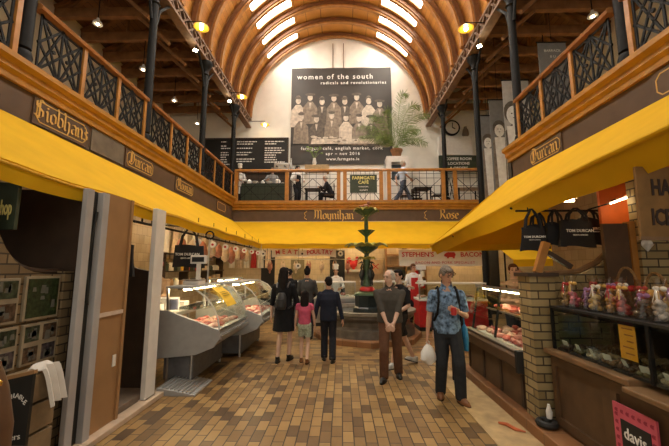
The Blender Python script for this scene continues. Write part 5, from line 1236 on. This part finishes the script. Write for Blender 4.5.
def person(label, loc, rz, h, P):
    """P: pose and clothing, in metres for a 1.75 m figure that faces -y; left/right are the figure's own (its left is +x)"""
    k = h/1.75; T = Matrix.Translation(loc) @ Matrix.Rotation(rz, 4, 'Z') @ Matrix.Scale(k, 4)
    t = thing('person', label, 'person', loc, P.get('group'))
    lx, ly = P.get('lean', (0, 0)); hipz = P.get('hip', .93); hx, hy = P.get('hipxy', (0, 0)); w = P.get('w', 1.0)
    hip = V((hx, hy, hipz)); ch = hip + V((lx*.7, ly*.7, .36)); sh = hip + V((lx, ly, .50)); nk = hip + V((lx*1.1, ly*1.15, .57))
    feet = P.get('feet', ((.1, 0, 0), (-.1, 0, 0))); hands = P.get('hands', ((.27, -.05, .82), (-.27, -.05, .82)))
    skin = P.get('skin', m_skin); leg = []; arm = []
    for i, s in ((0, 1), (1, -1)):
        fx, fy, fz = feet[i]; hj = hip + V((s*.09, 0, -.02)); an = V((fx, fy+.02, .085+fz))
        kn, an = ik(hj, an, .435, .425, P.get('knee', (0, -1, 0))); leg.append((hj, kn, an))
        sj = sh + V((s*.18*w, 0, -.05)); el, wr = ik(sj, hands[i], .29, .255, P.get('elbow', ((s*.5, .8, -.3), (s*.5, .8, -.3)))[i] if P.get('elbow') else (s*.55, .75, -.2)); arm.append((sj, el, wr))
    yaw, pit = P.get('head', (0, 0)); hd = nk + V((0, -.02 - .03*max(0, pit), .125))
    HR = Matrix.Translation(hd) @ Matrix.Rotation(yaw, 4, 'Z') @ Matrix.Rotation(pit, 4, 'X')
    g = MB()
    g.loft([(hip.x, hip.y, hip.z-.06, .14*w, .09), (hip.x, hip.y, hip.z+.05, .15*w, .10), ((hip.x+ch.x)/2, (hip.y+ch.y)/2, hip.z+.17, .135*w, .095), (ch.x, ch.y, ch.z, .16*w, .105), (sh.x, sh.y, sh.z-.02, .15*w, .085), (nk.x, nk.y, nk.z-.03, .07, .06)], 14)
    g.cap(nk - V((0, 0, .06)), hd + V((0, .01, -.04)), .056, .052)
    # head
    hg = MB(); hg.ell((0, .012, .03), (.074, .093, .092), 18, 12); hg.ell((0, -.022, -.035), (.056, .064, .075), 16, 10); hg.ell((0, -.06, -.085), (.026, .022, .022), 10, 6)
    hg.cap((0, -.086, .025), (0, -.105, -.018), .011, .015, 8); hg.ell((0, -.078, .045), (.055, .012, .012), 10, 6)
    hg.ell((0, -.082, -.05), (.026, .012, .01), 8, 5)
    for s in (-1, 1): hg.ell((s*.077, .01, -.005), (.010, .02, .031), 8, 6)
    hg.xf(HR); me_ = bpy.data.meshes.new('h'); hg.b.to_mesh(me_); hg.b.free(); g.b.from_mesh(me_); bpy.data.meshes.remove(me_)
    for i, s in ((0, 1), (1, -1)):
        hj, kn, an = leg[i]; sj, el, wr = arm[i]
        g.cap(hj, kn, .078, .052); g.cap(kn, kn.lerp(an, .35), .05, .053); g.cap(kn.lerp(an, .35), an, .053, .034); g.cap(an + V((0, .01, -.045)), an + Matrix.Rotation(P.get('fyaw', (.15, -.15))[i], 3, 'Z') @ V((0, -.10, -.055)), .03, .022)
        g.cap(sj, el, .046, .037); g.cap(el, el.lerp(wr, .3), .037, .037); g.cap(el.lerp(wr, .3), wr, .037, .024)
        hd_ = P.get('hdir', (None, None))[i] or (wr - el); pn = P.get('palm', ((-1, -.2, 0), (1, -.2, 0)))[i]
        hand(g, wr, hd_, pn, P.get('curl', (.45, .45))[i], s if P.get('thumb', 1) > 0 else -s)
    remesh(g, 'body', skin, t, T, P.get('vox', .009)*k, 2)
    TH = T @ HR
    if not P.get('noface'):
        for s in (-1, 1):
            MB().ell((s*.032, -.081, .022), (.013, .008, .008), 10, 6).xf(TH).build('eye', m_eye, t, True)
            MB().bar((s*.018, -.092, .045), (s*.048, -.084, .045), .008, .008).xf(TH).build('eyebrow', P.get('haircol', m_eye), t)
        MB().ell((0, -.093, -.052), (.022, .007, .006), 10, 5).xf(TH).build('mouth', m_lip, t, True)
    # clothing
    if 'top' in P:
        mat, sl, hem = P['top'][:3]; q = P.get('loose', .014); g = MB()
        rings = [(hip.x, hip.y, hip.z+hem, .158*w+q, .112+q), (hip.x, hip.y, hip.z+.06, .155*w+q, .112+q), ((hip.x+ch.x)/2, (hip.y+ch.y)/2, hip.z+.18, .145*w+q, .106+q), (ch.x, ch.y, ch.z-.02, .165*w+q, .115+q), (sh.x, sh.y, sh.z-.05, .165*w+q*.6, .09+q*.6), (sh.x, sh.y, sh.z, .145*w, .075), (sh.x, sh.y, sh.z+.035, .095, .068), (nk.x, nk.y, nk.z-.015, .068, .064)]
        g.loft(rings, 16)
        for i in (0, 1):
            sj, el, wr = arm[i]; g.ell(sj, (.058, .058, .058), 10, 7)
            if sl <= .5: g.cyl(sj, sj.lerp(el, sl*2), .062, .058, 12)
            else: g.cap(sj, el, .06, .052); g.cyl(el, el.lerp(wr, (sl-.5)*2), .052, .043, 12)
        remesh(g, P['top'][3] if len(P['top']) > 3 else 'shirt', mat, t, T, .012*k, 2)
        if P.get('collar'):
            g = MB()
            for s in (-1, 1): g.face([nk+V((s*.012, -.062, -.02)), nk+V((s*.06, -.05, .02)), nk+V((s*.075, -.045, -.03)), nk+V((s*.03, -.085, -.075))]); g.face([nk+V((s*.06, -.05, .02)), nk+V((s*.05, .06, .03)), nk+V((s*.062, .062, -.01)), nk+V((s*.075, -.045, -.03))])
            g.xf(T).build('collar', mat, t)
            g = MB(); g.bar(ch+V((0, -.128, .06)), hip+V((0, -.133, .02)), .02, .006, (1, 0, 0)); g.xf(T).build('placket', mat, t)
    if 'legs' in P:
        mat, ln = P['legs'][:2]; g = MB(); q = P.get('lq', .014)
        g.loft([(hip.x, hip.y, hip.z-.12, .16*w, .105), (hip.x, hip.y, hip.z-.02, .162*w, .115), (hip.x, hip.y, hip.z+.09, .15*w, .11)], 16)
        for hj, kn, an in leg:
            if ln >= 1: g.cap(hj, kn, .096, .076+q*.3); g.cap(kn, kn.lerp(an, .35), .076+q*.3, .074+q*.3); g.cyl(kn.lerp(an, .35), an+V((0, 0, -.035)), .074+q*.3, .066+q*.4, 12)
            else: g.ell(hj, (.09, .09, .09)); g.cyl(hj, hj.lerp(kn, ln*2), .09, .085, 12)
        remesh(g, P['legs'][2] if len(P['legs']) > 2 else 'trousers', mat, t, T, .012*k, 2)
    if 'dress' in P:
        mat, z = P['dress']; g = MB()
        g.loft([(hip.x, hip.y, z, .21, .17), (hip.x, hip.y, hip.z-.15, .19, .145), (hip.x, hip.y, hip.z, .178, .135), (hip.x, hip.y, hip.z+.2, .145, .11), (ch.x, ch.y, ch.z, .165, .118), (sh.x, sh.y, sh.z, .155, .09), (nk.x, nk.y, nk.z-.03, .07, .065)], 18)
        for i in (0, 1): sj, el, wr = arm[i]; g.ell(sj, (.06, .06, .06)); g.cap(sj, el, .058, .05); g.cyl(el, el.lerp(wr, .3), .05, .046, 12)
        remesh(g, 'dress', mat, t, T, .013*k, 3)
    if 'skirt' in P:
        mat, z = P['skirt']; MB().loft([(hip.x, hip.y, z, .2, .16), (hip.x, hip.y, hip.z-.1, .18, .135), (hip.x, hip.y, hip.z+.1, .155, .115)], 18).xf(T).build('skirt', mat, t, True)
    if 'apron' in P:
        g = MB(); g.sheet([[(hip.x + (.13-.03*(v > .6))*(u-.5)*2, hip.y - .135 - .02*math.cos((u-.5)*3) + (ch.y-hip.y)*max(0, v-.5), hip.z-.35+.75*v) for u in lin(0, 1, 7)] for v in lin(0, 1, 7)], .008); g.xf(T).build('apron', P['apron'], t, True)
    if 'belt' in P: MB().loft([(hip.x, hip.y, hip.z+.045, .172*w, .125), (hip.x, hip.y, hip.z+.08, .17*w, .125)], 18).xf(T).build('belt', P['belt'], t, True)
    sm = P.get('shoes')
    if sm:
        for i in (0, 1):
            an = leg[i][2]; g = MB(); y = P.get('fyaw', (.15, -.15))[i]
            R = Matrix.Translation(an + V((0, 0, -.085))) @ Matrix.Rotation(y, 4, 'Z') @ Matrix.Rotation(P.get('fpitch', (0, 0))[i], 4, 'X')
            g.loft([(0, -.055, .0, .045, .135), (0, -.055, .03, .047, .14), (0, -.045, .06, .042, .12), (0, .0, .085, .038, .065), (0, .02, .11, .04, .05)], 14); g.xf(R)
            sh_ = g.xf(T).build('shoe', sm[0], t, True)
            g = MB(); g.loft([(0, -.055, -.002, .049, .142), (0, -.055, .02, .05, .144)], 14); g.xf(R); g.xf(T).build('sole', sm[1], sh_)
    hs = P.get('hair'); hc = P.get('haircol')
    if hs:
        g = MB()
        if hs == 'balding':
            for s in (-1, 1): g.ell((s*.066, .03, .0), (.022, .055, .05)); g.ell((s*.055, .03, .06), (.03, .06, .04))
            g.ell((0, .07, .01), (.065, .04, .07)); g.ell((0, .03, .095), (.05, .06, .03))
        else:
            g.ell((0, .028, .05), (.085, .092, .086)); g.ell((0, .06, -.0), (.078, .055, .075)); g.ell((0, -.035, .098), (.06, .05, .03))
            if hs == 'short': 
                for s in (-1, 1): g.ell((s*.07, -.02, .04), (.016, .035, .035))
            if hs in ('long', 'xlong'):
                L = .42 if hs == 'long' else .62
                g.loft([(0, .075, .05-L, .05, .03), (0, .08, .1-L, .1, .045), (0, .075, -.15, .105, .05), (0, .06, 0, .09, .06), (0, .03, .1, .06, .05)], 14)
                for s in (-1, 1): g.cap((s*.075, .01, .05), (s*.085, .02, -.17), .028, .022)
            if hs == 'bun': g.ell((0, .07, .135), (.045, .045, .042)); g.cap((0, .05, .1), (0, .06, .14), .03, .03)
        remesh(g, 'hair', hc, t, TH, .011*k, 1)
    if 'hat' in P:
        g = MB(); z = .07
        if P['hat'][1] == 'cap': g.loft([(0, .01, z, .09, .108), (0, .01, z+.05, .092, .108), (0, .015, z+.085, .07, .085)], 16); g.loft([(0, -.1, z-.002, .06, .06), (0, -.1, z+.01, .06, .06)], 12)
        else: g.loft([(0, .01, z, .085, .1), (0, .01, z+.1, .085, .1), (0, .01, z+.14, .1, .11), (0, .01, z+.19, .07, .08)], 16)
        g.xf(TH).build('hat', P['hat'][0], t, True)
    if 'glasses' in P:
        g = MB(); zz, yy = P['glasses']
        for s in (-1, 1): g.tube([(s*.034+.024*math.cos(a), yy, zz+.018*math.sin(a)) for a in lin(0, 2*PI, 12)], .0035, 5); g.bar((s*.058, yy, zz), (s*.08, yy+.1, zz+.004), .005)
        g.bar((-.012, yy, zz), (.012, yy, zz), .005); g.xf(TH).build('glasses', m_iron, t)
    P['T'], P['arm'], P['sh'], P['hip_'], P['ch'] = T, arm, sh, hip, ch
    return t
def cloth(n, c, var=.15, scale=14): return M(n, c, .85, var=var, scale=scale, spec=.2)
c_black = cloth('black fabric', (.012, .012, .014)); c_navy = cloth('navy jacket', (.018, .022, .038)); c_dark = cloth('dark trousers', (.022, .022, .028)); c_grey = cloth('charcoal shirt', (.075, .068, .058)); c_brown = cloth('brown trousers', (.14, .068, .040)); c_jean = cloth('dark jeans', (.030, .033, .038))
c_blue = cloth('blue patterned shirt', (.16, .25, .38), .85, 22); c_pink = cloth('pink top', (.55, .10, .17)); c_mint = cloth('patterned shorts', (.42, .47, .36), .4, 30); c_white = cloth('white shirt', (.75, .73, .70), .06); c_beige = cloth('beige top', (.5, .36, .25)); c_slate = cloth('slate top', (.06, .06, .06)); c_olive = cloth('olive apron', (.08, .09, .05))
h_grey = cloth('grey hair', (.50, .45, .38), .2, 40); h_salt = cloth('salt and pepper hair', (.20, .17, .14), .5, 50); h_dark = cloth('dark hair', (.012, .009, .008), .3); h_brown = cloth('brown hair', (.10, .045, .02), .3)
s_black = (M('black shoe', (.015, .013, .012), .35), M('black sole', (.01, .01, .01))); s_tan = (M('tan shoe', (.22, .085, .03), .4), M('brown sole', (.06, .03, .015))); s_trainer = (M('white trainer', (.5, .5, .48), .5), M('dark sole', (.05, .05, .05)))
# the two men in front
p = dict(skin=m_skin2, feet=((.13, .22, 0), (-.11, -.06, 0)), hands=((.045, -.27, .90), (-.035, -.28, .87)), elbow=((.9, .5, -.1), (-.9, .5, -.1)), hdir=((-.7, -.35, -.6), (.7, -.35, -.6)), palm=((-.3, .9, 0), (.3, .9, 0)), curl=(.7, .7), head=(-.75, .12), top=(c_grey, .62, -.02), collar=1, legs=(c_brown, 1), belt=m_black, shoes=s_black, hair='balding', haircol=h_grey, fyaw=(.1, -.25), lean=(0, -.03), w=1.16, loose=.028)
person('balding grey haired man in charcoal shirt and brown trousers, hands clasped in front', (.72, 5.3, 0), -.12, 1.62, p)
p = dict(feet=((.12, -.12, 0), (-.1, .1, 0)), hands=((.09, -.28, 1.17), (-.27, -.04, .83)), elbow=((.6, .7, -.6), (-.4, .8, -.1)), hdir=((-.75, -.5, .35), None), palm=((-.2, .8, .3), (1, 0, 0)), curl=(.9, .95), head=(.45, .45), top=(c_blue, .42, -.07), collar=1, legs=(c_jean, 1), belt=m_black, shoes=s_tan, hair='short', haircol=h_salt, fyaw=(.35, -.15), lean=(0, -.05), glasses=(.075, -.098), w=1.02, loose=.022)
man = person('man in blue patterned short sleeved shirt and dark jeans, head bowed, holding white bag', (1.36, 4.58, 0), -.1, 1.67, p)
T, arm = p['T'], p['arm']; wr = T @ arm[1][2]; hd = T @ arm[0][2]
m_plastic = M('white plastic bag', (.75, .75, .72), .35, var=.08, scale=10)
t = thing('carrier_bag', 'white plastic carrier bag hanging from the hand of the man in blue', 'bag', (wr.x, wr.y, wr.z-.35))
c = wr + V((0, -.01, -.09)); g = MB()
g.loft([(c.x, c.y, c.z-.27, .05, .04), (c.x, c.y, c.z-.22, .10, .07), (c.x, c.y, c.z-.13, .095, .07), (c.x, c.y, c.z-.06, .05, .04), (c.x, c.y, c.z-.03, .02, .02)], 16)
for v in g.b.verts: v.co += V((1, 1, .5))*.03*mnoise.noise(v.co*14)
g.build('bag', m_plastic, t, True)
MB().tube([c+V((0, 0, -.05)), c+V((-.022, 0, -.01)), c+V((0, 0, .012)), c+V((.022, 0, -.01)), c+V((0, 0, -.05))], .008, 6).build('handle', m_plastic, t, True)
tag(MB().lathe([(.03, 0), (.035, .05), (.03, .09)], (hd.x-.07, hd.y-.06, hd.z-.03), 12).build('paper_cup', m_cart, None, True), 'small red cup held at the chest by the man in blue', 'cup')
def backpack(P, label, mat, s=1, strap_only=False, yo=0):
    T = P['T']; sh, hip = P['sh'], P['hip_']
    c = T @ V((sh.x, sh.y+.2+yo, hip.z+.2))
    t = thing('backpack', label, 'backpack', c)
    g = MB(); g.loft([(sh.x, sh.y+.19+yo, hip.z+.04, .11*s, .06*s), (sh.x, sh.y+.205+yo, hip.z+.1, .15*s, .085*s), (sh.x, sh.y+.2+yo, hip.z+.32*s+.06, .14*s, .085*s), (sh.x, sh.y+.18+yo, hip.z+.45*s+.04, .09*s, .05*s)], 16); g.xf(T).build('pack', mat, t, True)
    g = MB(); g.loft([(sh.x, sh.y+.275+yo, hip.z+.1, .1*s, .03), (sh.x, sh.y+.28+yo, hip.z+.24, .1*s, .03)], 12); g.xf(T).build('pocket', mat, t, True)
    for q in (-1, 1):
        g = MB(); g.tube([(sh.x+q*.1, sh.y+.14, sh.z-.06), (sh.x+q*.115, sh.y+.08, sh.z+.015), (sh.x+q*.115, sh.y, sh.z+.045), (sh.x+q*.12, sh.y-.09, sh.z-.02), (sh.x+q*.13, sh.y-.14, sh.z-.14), (sh.x+q*.15, sh.y-.12, hip.z+.2), (sh.x+q*.175, sh.y, hip.z+.1), (sh.x+q*.12, sh.y+.14, hip.z+.06)], .017, 6); g.xf(T).build('strap', mat, t, True)
backpack(p, 'dark backpack worn by the man in the blue patterned shirt', c_black)
hc = T @ V((.235, .03, .84))
t = thing('shopping_bag', 'bright blue bag hanging at the hip of the man in blue', 'bag', hc - V((0, 0, .2)))
MB().loft([(hc.x, hc.y, hc.z-.2, .03, .07), (hc.x, hc.y, hc.z-.05, .04, .085), (hc.x, hc.y, hc.z+.08, .03, .06), (hc.x, hc.y, hc.z+.12, .012, .02)], 12).build('bag', M('bright blue plastic', (.04, .24, .45), .4), t, True)
MB().tube([hc+V((0, 0, .1)), hc+V((-.02, -.02, .3)), T @ V((.16, .0, 1.44))], .007, 5).build('strap', M('blue strap', (.04, .24, .45)), t)
# half hidden walkers
p = dict(skin=m_skin2, feet=((.06, -.25, 0), (-.05, .3, .03)), hands=((.2, -.22, .98), (-.26, .15, .86)), head=(.2, .1), top=(c_black, .45, -.08), legs=(cloth('dark shorts', (.03, .03, .03)), .46, 'shorts'), shoes=s_trainer, hair='short', haircol=h_dark, fpitch=(0, -.3))
person('person in dark top, shorts and trainers striding behind the balding man', (1.0, 6.05, 0), -1.1, 1.62, p)
p = dict(skin=m_skin2, feet=((.06, -.2, 0), (-.06, .2, .03)), head=(0, .1), top=(c_dark, 1, -.05), legs=(c_dark, 1), shoes=s_trainer, hair='short', haircol=h_dark)
person('person in dark clothes and pale trainers hidden behind the man in blue', (1.6, 5.35, 0), 0, 1.5, p)
# the family seen from behind
p = dict(skin=m_skin2, feet=((.08, .06, 0), (-.09, -.12, 0)), hands=((.27, -.08, .80), (-.28, -.1, .86)), dress=(c_black, .56), shoes=s_black, hair='long', haircol=h_dark, head=(-.5, 0))
person('woman with long dark hair in black knee length dress, seen from behind', (-1.06, 6.3, 0), PI-.1, 1.66, p)
backpack(p, 'small black backpack on the back of the woman in the black dress', M('black leather', (.03, .03, .032), .4), .68, yo=-.02)
p = dict(skin=m_skin2, feet=((.08, -.1, 0), (-.08, .1, .02)), hands=((.25, -.1, .84), (-.25, -.12, .86)), top=(c_pink, .2, 0), legs=(c_mint, .34, 'shorts'), shoes=s_tan, hair='xlong', haircol=h_dark, w=.92)
person('girl with waist length dark hair, pink top and pale shorts, seen from behind', (-.67, 6.22, 0), PI, 1.25, p)
p = dict(feet=((.09, -.08, 0), (-.09, .12, 0)), hands=((.3, -.04, .85), (-.3, 0, .84)), top=(c_navy, 1, -.1, 'jacket'), loose=.03, legs=(c_dark, 1), shoes=s_black, hair='short', haircol=h_dark, head=(.25, 0))
person('boy in navy jacket and dark trousers walking away beside the girl', (-.25, 6.36, 0), PI, 1.49, p)
p = dict(feet=((.09, 0, 0), (-.09, .05, 0)), hands=((.12, -.25, 1.0), (-.12, -.25, 1.0)), top=(c_slate, 1, -.1), legs=(c_dark, 1), shoes=s_black, hair='bun', haircol=h_dark)
person('woman in slate top with hair in a bun, at the far counter', (-.84, 8.3, 0), PI, 1.66, p)
p = dict(feet=((.09, 0, 0), (-.09, .05, 0)), hands=((.12, -.25, 1.0), (-.25, -.1, .85)), top=(c_black, 1, -.25, 'coat'), loose=.035, legs=(c_dark, 1), shoes=s_black, hair='short', haircol=h_dark, head=(-.4, .1))
person('person in black coat standing at the far end of the second deli counter', (-1.42, 9.35, 0), PI+.4, 1.62, p)
# stall holders
p = dict(feet=((.1, 0, 0), (-.1, 0, 0)), hands=((.05, -.36, 1.08), (-.2, -.3, 1.05)), top=(c_beige, .7, -.05), apron=c_olive, legs=(c_dark, 1), shoes=s_black, hat=(m_red, 'cap'), hair='short', haircol=h_brown, head=(.3, .3))
person('butcher in red cap and dark apron leaning behind the nearest deli counter', (-3.55, 6.55, 0), .3, 1.76, p)
p = dict(skin=m_skin2, feet=((.1, 0, 0), (-.1, 0, 0)), hands=((.07, -.14, 1.44), (-.1, -.28, 1.12)), hdir=((-.1, .1, 1), None), top=(c_beige, .42, -.05), legs=(c_dark, 1), shoes=s_black, hair='short', haircol=h_brown, head=(-.2, .1))
person('brown haired woman with hand to her face behind the right meat counter', (3.05, 6.2, 0), -.1, 1.72, p)
p = dict(feet=((.1, 0, 0), (-.1, 0, 0)), hands=((.15, -.3, 1.06), (-.15, -.3, 1.06)), top=(c_white, .8, -.05), apron=m_red, legs=(c_dark, 1), shoes=s_black, hair='short', haircol=h_brown, head=(.1, .2))
person('stall holder in white with red apron under the long white sign', (2.25, 10.9, 0), 0, 1.78, p)
p = dict(feet=((.1, 0, 0), (-.1, 0, 0)), hands=((.15, -.3, 1.06), (-.15, -.3, 1.06)), top=(c_white, .8, -.05), apron=c_white, legs=(c_dark, 1), shoes=s_black, hair='short', haircol=h_dark, hat=(m_paper, 'toque'))
person('stall holder in white coat and white hat behind the fountain counter', (-.2, 11.25, 0), 0, 1.66, p)
# people on the balcony
Z = 4.12
p = dict(feet=((.1, .1, 0), (-.1, -.1, 0)), hands=((.2, -.28, 1.06), (-.2, -.28, 1.06)), top=(c_white, .8, -.05), legs=(c_dark, 1), apron=c_black, shoes=s_black, hair='short', haircol=h_dark, head=(.5, .3))
person('waiter in white shirt and black apron standing on the balcony', (-1.85, 13.7, Z), .6, 1.74, dict(p))
p2 = dict(p); p2.update(hat=(m_paper, 'toque'), apron=c_white, hands=((.2, -.28, 1.1), (-.25, -.1, .85))); p2.pop('group', None)
person('cook in tall white hat on the balcony beside the menu board', (-4.3, 13.95, Z), -.4, 1.8, p2)
p = dict(feet=((.1, -.05, 0), (-.1, 0, 0)), hands=((.2, -.3, 1.1), (-.2, -.3, 1.15)), top=(cloth('grey top', (.25, .25, .25)), .8, -.05), legs=(c_dark, 1), shoes=s_black, hair='short', haircol=h_salt)
person('member of staff in grey behind the cafe counter at the wide menu board', (-2.95, 14.0, Z), .2, 1.76, p)
p = dict(feet=((.1, -.42, 0), (-.1, -.4, 0)), hip=.5, hipxy=(0, .08), hands=((.15, -.4, .78), (-.15, -.4, .78)), lean=(0, -.2), top=(c_dark, 1, -.03, 'jacket'), loose=.03, legs=(c_dark, 1), shoes=s_black, hair='balding', haircol=h_grey, head=(-.1, .35))
person('grey haired man in dark jacket seated at a balcony table, bent forward', (-.50, 13.62, Z), -PI/2, 1.74, p)
p = dict(feet=((.05, -.38, 0), (-.05, .36, .04)), hip=.9, hands=((.22, .18, .9), (-.22, -.22, .95)), top=(cloth('pale blue shirt', (.55, .62, .72), .08), .45, -.02), legs=(cloth('blue grey trousers', (.10, .12, .17)), 1), shoes=s_black, hair='short', haircol=h_grey, fpitch=(.15, -.4))
person('man in pale shirt striding along the balcony under the palm', (2.42, 13.15, Z), PI/2+.2, 1.8, p)
